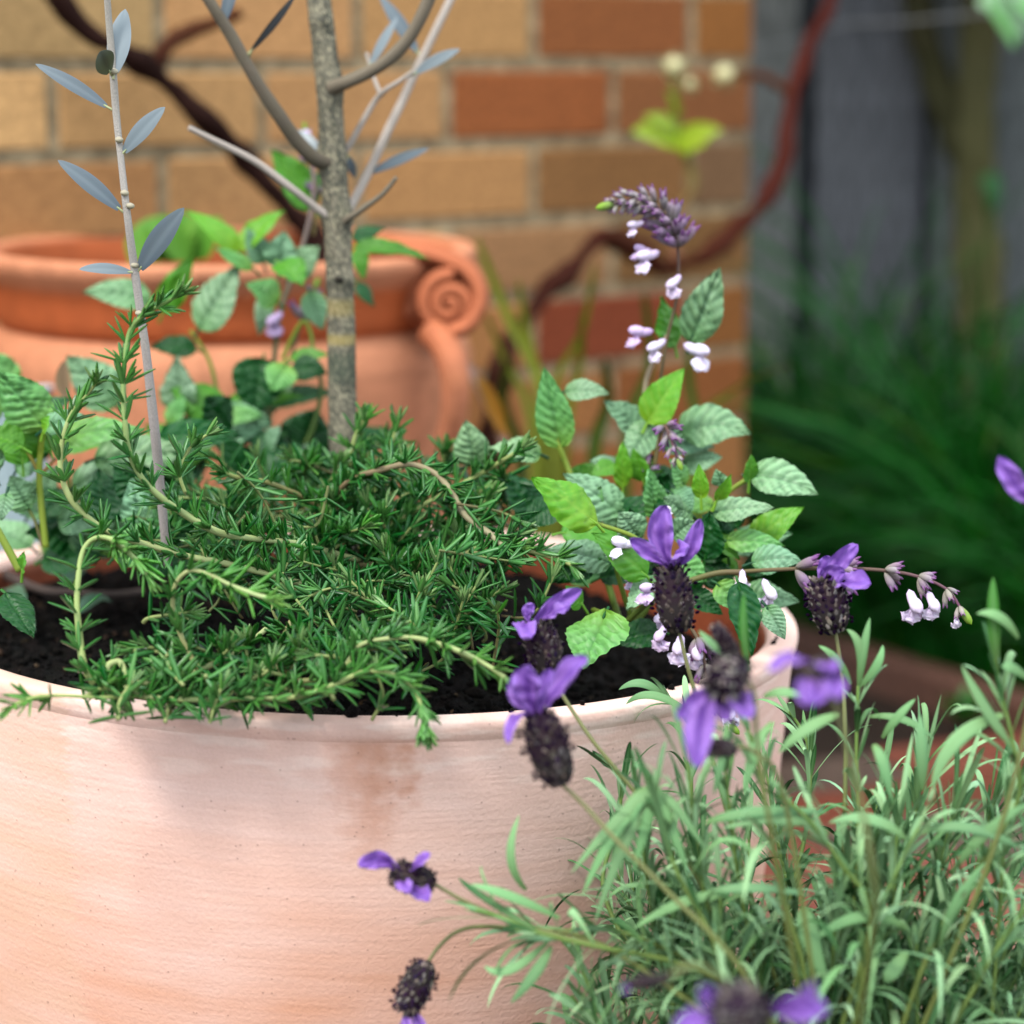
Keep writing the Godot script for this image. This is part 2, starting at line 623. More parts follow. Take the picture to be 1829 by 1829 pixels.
func grass() -> void:
	var m := Mb.new()
	for k in 5200:
		var x := rng.randf_range(1290, 1990)
		var b := on_height(x, rng.randf_range(1120, 1150) + 0.24 * maxf(0.0, x - 1405.0), 0.0) + Vector3(0, 0, rng.randf_range(-0.13, 0.02))
		b.x += rng.randf_range(-0.03, 0.03)
		var h := rng.randf_range(0.18, 0.42) * (0.75 + 0.5 * noise.get_noise_2d(b.x * 260.0, 3.0) + 0.2)
		if rng.randf() < 0.1:
			h *= 1.5
		var lean := Vector3(rng.randfn(0, 0.45), 0, rng.randfn(0.1, 0.3)) * h
		var k1 := b + Vector3(lean.x * 0.25, h * 0.85, lean.z * 0.25)
		var t := b + Vector3(lean.x, h * rng.randf_range(0.55, 1.05), lean.z)
		var g := vary(A(8, 104, 18, 0.46), 0.5)
		if rng.randf() < 0.06:
			g = vary(A(90, 140, 40, 0.5), 0.2)
		blade(m, b, k1, t, Vector3(rng.randfn(0, 0.4), 0.3, 1), rng.randf_range(0.004, 0.009), {"rows": 6, "cols": 3, "shape": 3, "fold": 0.4, "top": g, "rib": g})
	tag(obj("grass", m, M.leaf), "dark green tufty grass in the bed below the fence", "", "stuff")
	var w := root("weed", "small bright green weed on the paving beside the timber edging", "plant")
	for k in 14:
		var one := Mb.new()
		var c := on_height(1722 + rng.randf_range(-12, 12), 1290, 0.0)
		var a := rng.randf() * TAU
		var t := c + Vector3(cos(a) * 0.025, rng.randf_range(0.015, 0.045), sin(a) * 0.02)
		blade(one, c, c.lerp(t, 0.5) + Vector3(0, 0.012, 0), t, Vector3.UP, 0.016, {"rows": 5, "cols": 3, "shape": 0, "fold": 0.2, "top": vary(A(50, 140, 35, 0.5), 0.2)})
		obj("leaf", one, M.leaf, w)


func back_planter() -> void:
	var t := root("terracotta_urn", "round terracotta urn with spiral scroll handle in front of the brick wall", "planter")
	var d := 2.22
	var c := P(405, 438, d)
	var rim := c.y
	c.y = 0
	var k := d / 2.2
	var at := Transform3D(Basis.IDENTITY, c)
	var bodyc := A(218, 144, 106, 0.72)
	var deep := A(196, 98, 54, 0.74)
	var b := Mb.new()
	lathe(b, at, [[0.0, 0.0, bodyc], [0.11, 0.0, bodyc], [0.118, 0.03, bodyc], [0.15, 0.16, bodyc], [0.19, 0.32, bodyc], [0.218, 0.44, bodyc], [0.226, rim - 0.1, bodyc], [0.219, rim - 0.077, bodyc], [0.208, rim - 0.07, bodyc], [0.206, rim - 0.066, deep]], 64, bodyc)
	obj("body", b, M.clay, t)
	var r := Mb.new()
	lathe(r, at, [[0.206, rim - 0.066, deep], [0.212, rim - 0.062, deep], [0.213, rim - 0.05, deep], [0.217, rim - 0.03, deep], [0.222, rim - 0.02, bodyc], [0.23, rim - 0.013, bodyc], [0.231, rim - 0.004, bodyc], [0.227, rim, bodyc], [0.212, rim, bodyc], [0.205, rim - 0.006, deep], [0.2, rim - 0.04, deep], [0.2, rim - 0.12, deep]], 64, bodyc)
	obj("rim", r, M.clay, t)
	var s := Mb.new()
	lathe(s, at, [[0.205, rim - 0.05], [0.1, rim - 0.045], [0.001, rim - 0.045]], 32, A(60, 40, 28, 0.5))
	obj("earth", s, M.soil, t)
	# the scroll: a strap from the rim that rolls up into a spiral
	var dv := 2.09
	var cc := A(206, 118, 78, 0.68)
	var sc := Mb.new()
	var mid := P(803, 543, dv)
	var px := dv / F
	ellipsoid(sc, mid + Vector3(0, 0, -0.05), mid + Vector3(0, 0, 0.006), 104 * px, 1.0, Vector3.UP, cc, cc, 10, 28, 0.18)
	obj("scroll_drum", sc, M.clay, t)
	var sp := Mb.new()
	var path := []
	for i in 74:
		var u := i / 73.0
		var a := -PI * 0.5 + PI * 0.95 + u * TAU * 2.15
		var rad := lerpf(54.0, 5.0, pow(u, 0.85)) * px
		path.append(mid + Vector3(cos(a) * rad, sin(a) * rad * 1.02, 0.004 + 0.008 * u))
	path.reverse()
	tube(sp, curve(path, 2), 0.0035, 0.0068, cc, cc, 8)
	obj("scroll", sp, M.clay, t)
	var st := Mb.new()
	var sp0 := [P(660, 452, dv + 0.02), P(720, 448, dv), P(790, 462, dv - 0.005), P(838, 490, dv - 0.005), P(858, 535, dv - 0.005), P(838, 580, dv - 0.005), P(806, 592, dv - 0.005)]
	var pth := curve(sp0, 5)
	var q := PackedVector3Array()
	var qc := PackedColorArray()
	for i in pth.size():
		var tg := (pth[mini(i + 1, pth.size() - 1)] - pth[maxi(i - 1, 0)]).normalized()
		var nn := tg.cross(Vector3(0, 0, 1))
		for o in [[0.006, 0.008], [0.008, -0.03], [0.0, -0.05], [-0.008, -0.03], [-0.006, 0.008]]:
			q.append(pth[i] - nn * o[0] + Vector3(0, 0, o[1]))
			qc.append(cc)
	st.grid(q, pth.size(), 5, qc, true)
	obj("scroll_strap", st, M.clay, t)
	var web := Mb.new()
	web.cbox(Transform3D(Basis.IDENTITY, P(700, 520, dv + 0.03)), Vector3(0.075, 0.056, 0.045), 0.01, cc)
	obj("scroll_block", web, M.clay, t)
	var lg := Mb.new()
	tube(lg, curve([P(770, 590, dv), P(796, 622, dv - 0.01), P(812, 670, dv - 0.015), P(812, 730, dv - 0.005), P(798, 800, dv + 0.02)], 6), 0.014, 0.011, cc, bodyc, 12)
	obj("scroll_foot", lg, M.clay, t)
	var pl := root("seedling", "small light green leafy seedling inside the terracotta urn", "plant")
	for i in 26:
		var one := Mb.new()
		var b0 := P(300 + rng.randf_range(-70, 50), 470, d + rng.randf_range(-0.1, 0.05))
		var tip := b0 + Vector3(rng.randf_range(-0.035, 0.035), rng.randf_range(0.015, 0.045), rng.randf_range(-0.02, 0.03))
		blade(one, b0, b0.lerp(tip, 0.5) + Vector3(0, 0.015, 0), tip, Vector3(0, 0.6, 1), 0.026, {"rows": 6, "cols": 5, "shape": 0, "fold": 0.2, "top": vary(A(120, 180, 70, 0.6), 0.2)})
		obj("leaf", one, M.leaf, pl)


func zinc_vase() -> void:
	var t := root("zinc_vase", "pale blue-grey zinc vase standing behind the planted pot", "vase")
	var d := 2.12
	var c := P(62, 676, d)
	var rim := c.y
	c.y = 0
	var col := A(176, 200, 208, 0.75)
	var b := Mb.new()
	lathe(b, Transform3D(Basis.IDENTITY, c), [[0.0, 0.002], [0.03, 0.0], [0.034, 0.05], [0.04, rim * 0.7], [0.061, rim - 0.012], [0.062, rim - 0.004], [0.065, rim], [0.062, rim + 0.002], [0.059, rim - 0.005], [0.037, rim * 0.7], [0.0, rim * 0.5]], 40, col)
	obj("body", b, M.zinc, t)
	var r := Mb.new()
	var ring := PackedVector3Array()
	for i in 41:
		ring.append(c + Vector3(sin(TAU * i / 40.0) * 0.066, rim, cos(TAU * i / 40.0) * 0.066))
	tube(r, ring, 0.003, 0.003, A(205, 215, 220, 0.75), A(205, 215, 220, 0.75), 8)
	obj("rim", r, M.zinc, t)


func vines() -> void:
	var v := root("vine_cane", "bare dark brown vine branch crossing the pale bricks behind the olive", "vine")
	var m := Mb.new()
	var dk := A(72, 40, 32, 0.5)
	tube(m, trace([[40, -60, 2.22], [95, -15, 2.22], [150, 45, 2.24], [220, 92, 2.26], [290, 140, 2.3], [360, 208, 2.32], [430, 280, 2.36], [490, 345, 2.38], [535, 395, 2.4], [575, 450, 2.4], [590, 540, 2.38], [592, 700, 2.36], [596, 1000, 2.36], [600, 1330, 2.36]]), 0.0085, 0.012, dk, dk, 12, 0.9)
	obj("stem", m, M.bark, v)
	var s := Mb.new()
	tube(s, trace([[283, 118, 2.3], [298, 80, 2.3], [340, 55, 2.32], [400, 36, 2.34], [430, 20, 2.34]]), 0.009, 0.006, A(120, 66, 42), A(150, 88, 52), 8, 0.4)
	obj("side_shoot", s, M.bark, v)
	var w := root("grape_vine", "reddish brown vine cane with pale buds by the wall corner", "vine")
	var red := A(128, 52, 34, 0.55)
	var brown := A(84, 46, 28, 0.5)
	var c1 := Mb.new()
	tube(c1, trace([[1495, -70, 2.84], [1470, 30, 2.83], [1440, 100, 2.82], [1412, 180, 2.8], [1402, 270, 2.78], [1375, 345, 2.76], [1320, 408, 2.72], [1255, 458, 2.68], [1200, 480, 2.66], [1150, 452, 2.64], [1095, 428, 2.62], [1055, 440, 2.6], [1010, 490, 2.58], [955, 545, 2.55], [900, 640, 2.5], [870, 800, 2.45], [860, 1000, 2.45], [855, 1300, 2.45]]), 0.009, 0.012, red, brown, 12, 0.9)
	obj("stem", c1, M.bark, w)
	var c2 := Mb.new()
	tube(c2, trace([[1408, 165, 2.8], [1370, 140, 2.79], [1330, 132, 2.78], [1296, 134, 2.78]]), 0.006, 0.004, A(150, 82, 42), A(150, 82, 42), 8)
	obj("shoot", c2, M.bark, w)
	var c3 := Mb.new()
	tube(c3, trace([[1205, 470, 2.66], [1212, 380, 2.68], [1238, 335, 2.69], [1230, 290, 2.7], [1212, 225, 2.7], [1202, 130, 2.7]]), 0.008, 0.003, A(120, 66, 34), A(130, 140, 62), 8)
	obj("shoot", c3, M.stem, w)
	for q in [[1293, 134, 2.78, 44], [1203, 118, 2.7, 42], [1232, 150, 2.7, 26]]:
		var bd := Mb.new()
		var pc := P(q[0], q[1], q[2])
		var r: float = q[3] * q[2] / F
		for i in 7:
			var a = TAU * i / 7.0 + q[0]
			var e := pc + Vector3(cos(a) * r * 0.45, sin(a) * r * 0.45, 0.008)
			blade(bd, pc + Vector3(0, 0, -0.008), pc + Vector3(cos(a) * r * 0.6, sin(a) * r * 0.6, 0.0), e, Vector3(cos(a), sin(a), 1), r * 0.6, {"rows": 5, "cols": 5, "shape": 0, "cup": 0.5, "top": vary(A(205, 200, 150, 0.62), 0.1), "wave": 0.1})
		ellipsoid(bd, pc + Vector3(0, -r * 0.42, 0), pc + Vector3(0, r * 0.42, 0), r * 0.8, 1.0, Vector3.RIGHT, A(196, 188, 130, 0.8), A(214, 208, 164, 0.85), 8, 12)
		obj("bud", bd, M.petal, w)
	for q in [[1215, 250, 1128, 236, 56], [1212, 240, 1150, 208, 34], [1205, 262, 1290, 232, 48], [1215, 275, 1262, 258, 30], [1213, 215, 1190, 160, 20]]:
		var lf := Mb.new()
		var a := P(q[0], q[1], 2.7)
		var b := P(q[2], q[3], 2.66)
		blade(lf, a, a.lerp(b, 0.5) + Vector3(0, 0.008, 0.01), b, Vector3(0, 0.5, 1), q[4] * 2.7 / F, {"rows": 8, "cols": 5, "shape": 0, "fold": 0.2, "top": A(160, 190, 40, 0.62), "rib": A(190, 205, 90, 0.62)})
		obj("leaf", lf, M.leaf, w)


func blade_plants() -> void:
	var t := root("strappy_plant", "yellow-green strappy plant growing between the urn and the wall", "plant")
	for q in [[990, 760, 905, 560, 852, 425, 30, 0], [965, 740, 942, 600, 925, 500, 22, 0], [985, 720, 1040, 590, 1062, 470, 18, 1], [1010, 780, 1035, 650, 1040, 560, 22, 1], [950, 760, 900, 640, 868, 560, 20, 0], [1120, 780, 1160, 650, 1150, 520, 26, 2], [1250, 800, 1230, 660, 1260, 520, 24, 2], [1240, 790, 1320, 690, 1420, 650, 22, 1], [1060, 820, 1085, 720, 1080, 640, 30, 2], [930, 830, 900, 720, 905, 640, 26, 2]]:
		var m := Mb.new()
		var d := 2.35
		var base := P(q[0], q[1], d)
		base.y = 0.0
		var col: Color = [A(165, 178, 70, 0.6), A(130, 140, 40, 0.55), A(78, 110, 30, 0.5)][q[7]]
		var low := P(q[0], q[1], d)
		var pts := curve([base, base.lerp(low, 0.6), low, P(q[2], q[3], d - 0.02), P(q[4], q[5], d - 0.06)], 6)
		var g := PackedVector3Array()
		var cc := PackedColorArray()
		for i in pts.size():
			var u := float(i) / (pts.size() - 1)
			var w: float = q[6] * d / F * 0.5 * pow(1.0 - u, 0.35) + 0.0003
			for k in [-1.0, 0.0, 1.0]:
				g.append(pts[i] + Vector3(k * w, 0, (1.0 - absf(k)) * -w * 0.4))
				cc.append(col if k != 0.0 else col * 1.15)
		m.grid(g, pts.size(), 3, cc)
		obj("leaf", m, M.leaf, t)
	# dry straw-coloured leaf beside the urn
	var dr := root("withered_plant", "withered orange-brown leaves on a stalk beside the urn scroll", "plant")
	for q in [[905, 800, 868, 700, 832, 642, 26, 0], [900, 790, 885, 720, 850, 668, 30, 1], [910, 780, 880, 745, 862, 690, 20, 1]]:
		var m := Mb.new()
		blade(m, P(q[0], q[1], 2.15), P(q[2], q[3], 2.13), P(q[4], q[5], 2.12), Vector3(0.3, 0.3, 1), q[6] * 2.13 / F, {"rows": 8, "cols": 5, "shape": 1, "fold": 0.3, "wave": 0.1, "top": A(186, 128, 44, 0.6) if q[7] else A(200, 160, 140, 0.6)})
		obj("leaf", m, M.leaf, dr)
	var st := Mb.new()
	var b0 := P(905, 800, 2.15)
	tube(st, PackedVector3Array([Vector3(b0.x, 0, b0.z), Vector3(b0.x + 0.005, b0.y * 0.5, b0.z), b0]), 0.003, 0.0025, A(120, 80, 40), A(150, 110, 50), 6)
	obj("stalk", st, M.stem, dr)


# ---------------------------------------------------------------- the planted pot
const POT_H := 0.4184
var pot_at := Transform3D(Basis(Vector3(0, 0, 1), -0.033), Vector3(-0.128, 0.006, 0.0))


func pot_picture(high: int) -> Array:
	var wide := 2048
	var relief := PackedByteArray()
	relief.resize(wide * high)
	var data := PackedByteArray()
	data.resize(wide * high * 3)
	var f := FastNoiseLite.new()
	f.frequency = 1.0
	f.fractal_octaves = 3
	var pale := A(240, 212, 204, 0.72)
	var pink := A(233, 194, 179, 0.7)
	var warm := A(223, 168, 140, 0.67)
	var stain := A(196, 126, 84, 0.62)
	var white := A(244, 224, 212, 0.78)
	var k := 0
	for y in high:
		var v := (y + 0.5) / high
		var down := (v - (1.0 - POT_H / 0.45)) * 0.45
		for x in wide:
			var u := (x + 0.5) / wide
			var front := (u - 0.5) * TAU * 0.31
			var big := f.get_noise_2d(u * 14.0, v * 5.0)
			var band := f.get_noise_2d(u * 9.0 + 40.0, v * 16.0)
			var line := f.get_noise_2d(u * 22.0 + 90.0, v * 110.0)
			var spot := f.get_noise_2d(u * 420.0, v * 120.0)
			var c := pink.lerp(warm, clampf(smoothstep(0.03, 0.2, down) * 0.95 + band * 0.14 + big * 0.22, 0.0, 1.0))
			c = c.lerp(pale, clampf(0.2 + big * 0.35 - band * 0.15, 0.0, 0.7))
			var chalk := smoothstep(0.05, 0.4, f.get_noise_2d(u * 22.0 + 7.0, v * 26.0)) * (1.0 - smoothstep(0.015, 0.06, down))
			c = c.lerp(white, chalk * 0.4)
			# the brown run below the lip, a tide mark and a smudge at the left
			var edge := f.get_noise_2d(u * 90.0, v * 24.0)
			var s := 1.0 - smoothstep(0.010, 0.04, absf(front - 0.032 - edge * 0.016) + maxf(0.0, down - 0.022) * 0.3)
			s *= smoothstep(0.009, 0.016, down) * (1.0 - smoothstep(0.045, 0.125, down + edge * 0.02))
			c = c.lerp(stain, clampf(s * (0.48 + 0.25 * edge), 0.0, 1.0))
			var smudge := smoothstep(0.158, 0.164, -front + line * 0.01) * (1.0 - smoothstep(0.21, 0.3, -front))
			c = c.lerp(A(218, 182, 156, 0.7), smudge * (0.35 + 0.4 * band))
			var pit := 0.0
			var grain := rng.randf()
			var g := 1.0 + line * 0.02 + spot * 0.035 + (grain - 0.5) * 0.05
			if spot < -0.6 and f.get_noise_2d(u * 60.0, v * 40.0) > 0.25:
				g *= 0.6
				pit = 0.4
			relief[y * wide + x] = int(255.0 * clampf(0.45 + line * 0.22 + spot * 0.2 + (grain - 0.5) * 0.32 - pit, 0.0, 1.0))
			c = Color(clampf(c.r * g, 0, 1), clampf(c.g * g, 0, 1), clampf(c.b * g, 0, 1)).linear_to_srgb()
			data[k] = int(c.r * 255.0)
			data[k + 1] = int(c.g * 255.0)
			data[k + 2] = int(c.b * 255.0)
			k += 3
	return [ImageTexture.create_from_image(Image.create_from_data(wide, high, false, Image.FORMAT_RGB8, data)), ImageTexture.create_from_image(Image.create_from_data(wide, high, false, Image.FORMAT_L8, relief))]


func main_pot() -> void:
	var t := root("terracotta_pot", "large round pale terracotta pot with brown stain, planted with herbs", "pot")
	t.transform = pot_at
	var clay := mat(0.92, 0.2)
	var pics := pot_picture(512)
	clay.albedo_texture = pics[0]
	clay.heightmap_enabled = true
	clay.heightmap_texture = pics[1]
	clay.heightmap_scale = 0.05
	clay.uv1_scale = Vector3.ONE
	var at := Transform3D(Basis(Vector3.UP, PI), Vector3.ZERO)
	var rd := Vector2(1.025, 1.0)
	var one := Color(1, 1, 1)
	var b := Mb.new()
	var h := POT_H
	lathe(b, at, [[0.0, 0.0], [0.23, 0.0], [0.24, 0.006], [0.262, 0.07], [0.282, 0.15], [0.295, 0.23], [0.302, 0.3], [0.306, h - 0.04], [0.3075, h - 0.018], [0.3078, h - 0.0135]], 160, one, rd)
	obj("body", b, clay, t)
	var r := Mb.new()
	lathe(r, at, [[0.3078, h - 0.0135], [0.3088, h - 0.0115], [0.3098, h - 0.009], [0.3103, h - 0.0058], [0.3098, h - 0.0026], [0.3085, h - 0.0008], [0.304, h], [0.297, h], [0.2925, h - 0.001], [0.2895, h - 0.004], [0.2885, h - 0.008]], 160, one, rd)
	obj("rim", r, clay, t)
	var n := Mb.new()
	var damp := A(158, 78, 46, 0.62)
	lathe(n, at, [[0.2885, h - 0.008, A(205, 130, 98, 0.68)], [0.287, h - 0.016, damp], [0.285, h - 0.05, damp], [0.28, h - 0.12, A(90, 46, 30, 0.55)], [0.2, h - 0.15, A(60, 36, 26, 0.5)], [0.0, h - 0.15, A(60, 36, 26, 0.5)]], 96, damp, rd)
	obj("inner_wall", n, M.clay, t)

	# the potting mix: an uneven surface and loose crumbs
	var s := Mb.new()
	var pts := PackedVector3Array()
	var cc := PackedColorArray()
	for i in 61:
		var rr := 0.2855 * i / 60.0
		for j in 161:
			var a := TAU * j / 160.0
			pts.append(soil_at(sin(a) * rr * 1.02, cos(a) * rr))
			cc.append(vary(A(46, 38, 34, 0.24), 0.4))
	s.grid(pts, 61, 161, cc)
	var soil := tag(obj("potting_soil", s, M.soil), "dark crumbly potting soil filling the big pale terracotta pot", "", "stuff")
	var lump := Mb.new()
	var lp := PackedVector3Array()
	var lc := PackedColorArray()
	for i in 5:
		var e := PI * i / 4.0
		for j in 6:
			var a := TAU * j / 6.0
			lp.append(Vector3(sin(e) * cos(a), cos(e), sin(e) * sin(a)) * (1.0 + 0.35 * noise.get_noise_2d(i * 71.0, j * 53.0 if i % 4 else 0.0)))
			lc.append(Color(1, 1, 1))
	lump.grid(lp, 5, 6, lc, true)
	var src := obj("crumb", lump, M.soil, soil)
	var mm := MultiMesh.new()
	mm.transform_format = MultiMesh.TRANSFORM_3D
	mm.use_colors = true
	mm.mesh = src.mesh
	soil.remove_child(src)
	src.free()
	mm.instance_count = 9000
	for k in 9000:
		var a := rng.randf() * TAU
		var rr := 0.283 * sqrt(rng.randf())
		var p := soil_at(sin(a) * rr, cos(a) * rr)
		var sz := rng.randf_range(0.0008, 0.0026) if rng.randf() < 0.93 else rng.randf_range(0.0026, 0.005)
		var bs := Basis(Vector3(rng.randfn(), rng.randfn(), rng.randfn()).normalized(), rng.randf() * TAU).scaled_local(Vector3(sz * rng.randf_range(0.7, 2.0), sz, sz * rng.randf_range(0.7, 1.2)))
		if k % 600 == 0:
			p = pot_at * Vector3(sin(a * 0.3) * 0.305, POT_H + 0.0005, cos(a * 0.3) * 0.298)
		mm.set_instance_transform(k, Transform3D(bs, p + Vector3(0, sz * 0.4, 0)))
		mm.set_instance_color(k, vary(A(44, 36, 32, 0.26), 0.5) if rng.randf() < 0.95 else vary(A(120, 98, 76, 0.5), 0.4))
	var cr := MultiMeshInstance3D.new()
	cr.multimesh = mm
	named(cr, "crumbs", soil)
	tag(cr, "", "", "stuff")
	# a bare twig lying over the soil at the left
	var tw := Mb.new()
	var tp := []
	for q in [[-40, 1005], [0, 1020], [45, 1043], [90, 1056], [150, 1060], [205, 1062], [258, 1056]]:
		tp.append(on_height(q[0], q[1], soil_at(-0.2, 0.0).y + 0.018))
	tube(tw, curve(tp, 6), 0.0042, 0.0028, A(128, 110, 104, 0.52), A(150, 132, 124, 0.52), 10, 0.3)
	tag(obj("dry_twig", tw, M.bark), "bare grey-brown twig lying across the soil by the pot's left rim", "twig")
	for k in 5:
		var cm := Mb.new()
		var q: Array = [[60, 1010, 120, 985], [118, 1046, 160, 1010], [20, 1085, 62, 1130], [140, 1095, 200, 1075], [0, 1060, 48, 1075]][k]
		var y0 := soil_at(-0.2, 0.0).y + 0.012
		var a := on_height(q[0], q[1], y0)
		var b2 := on_height(q[2], q[3], y0 + 0.006)
		blade(cm, a, a.lerp(b2, 0.5) + Vector3(0, 0.012, 0), b2, Vector3(0, 1, 0.3), 0.016, {"rows": 12, "cols": 9, "shape": 0, "fold": 0.15, "veins": 0.04, "teeth": 0.06, "top": A(120, 160, 138, 0.45), "rib": A(60, 100, 80, 0.45)})
		var fl := obj("fallen_leaf", cm, M.leaf)
		fl.set_meta("group", "loose sage leaves on the soil")
		tag(fl, ["grey-green leaf on the soil behind the bare twig", "grey-green leaf on the soil under the rosemary's bent shoot", "drooping grey-green leaf on the soil in front of the bare twig", "small grey-green leaf on the soil near the rosemary's upright pale stem", "grey-green leaf on the soil touching the pot's left rim"][k], "leaf")


func soil_at(x: float, z: float) -> Vector3:
	var h := POT_H - 0.026 - 0.02 * smoothstep(0.05, 0.28, x) + 0.012 * (1.0 - smoothstep(0.0, 0.2, Vector2(x, z).length()))
	h += 0.006 * noise.get_noise_2d(x * 1500.0, z * 1500.0) + 0.003 * noise.get_noise_2d(x * 6000.0 + 50.0, z * 6000.0)
	return pot_at * Vector3(x, h, z)


func olive() -> void:
	var t := root("olive_tree", "young olive tree with a speckled grey trunk and narrow blue-grey leaves", "tree")
	var gr := A(142, 136, 118, 0.42)
	var tr := Mb.new()
	# bark with bands of lichen
	var tp := trace([[622, 1010, 1.715], [617, 900, 1.712], [613, 780, 1.71], [611, 680, 1.71], [609, 560, 1.71], [604, 440, 1.71], [598, 320, 1.71], [590, 200, 1.712], [580, 90, 1.715], [570, 0, 1.72], [560, -140, 1.73], [552, -330, 1.74]], 30)
	var pts := PackedVector3Array()
	var cc := PackedColorArray()
	for i in tp.size():
		var u := float(i) / (tp.size() - 1)
		var y := seen_at(tp[i]).y
		for j in 56:
			var a := TAU * j / 56.0
			var r := lerpf(0.0108, 0.0082, u)
			r *= 1.0 + 0.05 * noise.get_noise_3d(cos(a) * 60.0, y * 0.9, sin(a) * 60.0) + 0.03 * noise.get_noise_3d(cos(a) * 200.0, y * 5.0, sin(a) * 200.0)
			for kn in [[285, -1.6, 34], [150, 1.2, 26], [385, 1.2, 22], [497, 0.3, 14], [36, 0.1, 16], [380, -1.9, 18]]:
				r += 0.0028 * exp(-pow((y - kn[0]) / kn[2], 2.0)) * maxf(0.0, cos(a - kn[1]))
			var c := gr.lerp(A(88, 88, 78, 0.52), clampf(0.45 + 0.9 * noise.get_noise_3d(cos(a) * 50.0, y * 0.5, sin(a) * 50.0), 0, 1))
			var f := noise.get_noise_3d(cos(a) * 330.0, y * 6.5, sin(a) * 330.0)
			c = c.lerp(A(190, 180, 150, 0.6), 0.75 * smoothstep(0.2, 0.42, f))
			c = c.lerp(A(60, 58, 52, 0.55), 0.7 * smoothstep(0.2, 0.46, -f))
			var lich := smoothstep(14.0, 4.0, absf(y - 605.0)) + 0.7 * smoothstep(22.0, 6.0, absf(y - 548.0))
			c = c.lerp(A(172, 152, 92, 0.62), clampf(lich, 0, 1) * 0.6)
			c = c.lerp(A(96, 98, 92, 0.6), 0.6 * smoothstep(615.0, 640.0, y) * smoothstep(700.0, 660.0, y))
			pts.append(tp[i] + Vector3(sin(a), 0, cos(a)) * r)
			cc.append(c)
	tr.grid(pts, tp.size(), 56, cc, true)
	obj("trunk", tr, M.trunk, t)
	var kn := Mb.new()
	ellipsoid(kn, P(606, 493, 1.698), P(604, 505, 1.697), 0.007, 0.8, Vector3.RIGHT, gr, A(70, 64, 56, 0.6), 5, 8)
	obj("knot", kn, M.bark, t)
	var bc := A(152, 140, 122, 0.5)
	var dc := A(120, 110, 94, 0.48)
	var lt := A(204, 192, 180, 0.58)
	for q in [
		[[[588, 292, 1.706], [562, 282, 1.698], [530, 250, 1.69], [498, 205, 1.68], [456, 140, 1.67], [412, 62, 1.66], [378, 8, 1.65], [330, -70, 1.64]], 0.0056, 0.0036, dc, bc],
		[[[592, 158, 1.705], [622, 146, 1.695], [660, 128, 1.69], [692, 108, 1.685], [728, 72, 1.68], [752, 30, 1.675], [775, -25, 1.67], [800, -90, 1.66]], 0.0052, 0.0038, bc, bc],
		[[[592, 390, 1.706], [560, 368, 1.7], [520, 336, 1.69], [462, 292, 1.685], [410, 264, 1.68], [372, 246, 1.675], [337, 228, 1.67]], 0.003, 0.0018, lt, lt],
		[[[612, 395, 1.722], [632, 358, 1.735], [662, 300, 1.745], [690, 238, 1.75], [722, 172, 1.76], [758, 96, 1.765], [796, 18, 1.77], [830, -60, 1.78]], 0.0034, 0.003, lt, lt],
		[[[600, 290, 1.725], [622, 262, 1.725], [645, 222, 1.725], [670, 180, 1.725], [690, 160, 1.72], [712, 146, 1.72], [738, 128, 1.72]], 0.0026, 0.0016, lt, lt],
		[[[681, 172, 1.725], [672, 150, 1.73], [664, 128, 1.735], [655, 95, 1.74]], 0.0018, 0.0013, lt, lt],
		[[[612, 396, 1.703], [632, 384, 1.695], [658, 366, 1.69], [684, 346, 1.685], [708, 317, 1.68]], 0.0025, 0.0015, bc, bc],
		[[[440, 122, 1.667], [445, 100, 1.665], [450, 88, 1.662]], 0.0012, 0.001, A(200, 200, 150), A(200, 200, 150)],
	]:
		var b := Mb.new()
		tube(b, trace(q[0], 7), q[1], q[2], q[3], q[4], 12, 0.22)
		obj("branch", b, M.bark_fine, t)
	var sh := Mb.new()
	tube(sh, trace([[300, 1010, 1.56], [288, 880, 1.545], [276, 760, 1.53], [262, 640, 1.52], [252, 570, 1.515], [241, 490, 1.51], [228, 390, 1.5], [216, 285, 1.5], [207, 195, 1.5], [201, 120, 1.495], [195, 50, 1.49], [188, -40, 1.48], [180, -120, 1.47]], 8), 0.0032, 0.0018, A(186, 176, 172, 0.62), A(196, 190, 178, 0.62), 10, 0.3)
	obj("shoot", sh, M.bark_fine, t)
	for q in [[232, 368, 1.497], [212, 250, 1.497], [240, 474, 1.507], [203, 128, 1.492], [248, 560, 1.512], [222, 345, 1.497]]:
		var nd := Mb.new()
		var p := P(q[0], q[1], q[2])
		ellipsoid(nd, p + Vector3(0, -0.002, 0), p + Vector3(0.0005, 0.0022, 0), 0.0054, 1.0, Vector3.RIGHT, A(196, 190, 160, 0.6), A(170, 160, 140, 0.6), 5, 8)
		obj("node", nd, M.stem, t)
	var blue := A(136, 154, 166, 0.3)
	var pale := A(168, 184, 192, 0.34)
	var dark := A(92, 106, 118, 0.28)
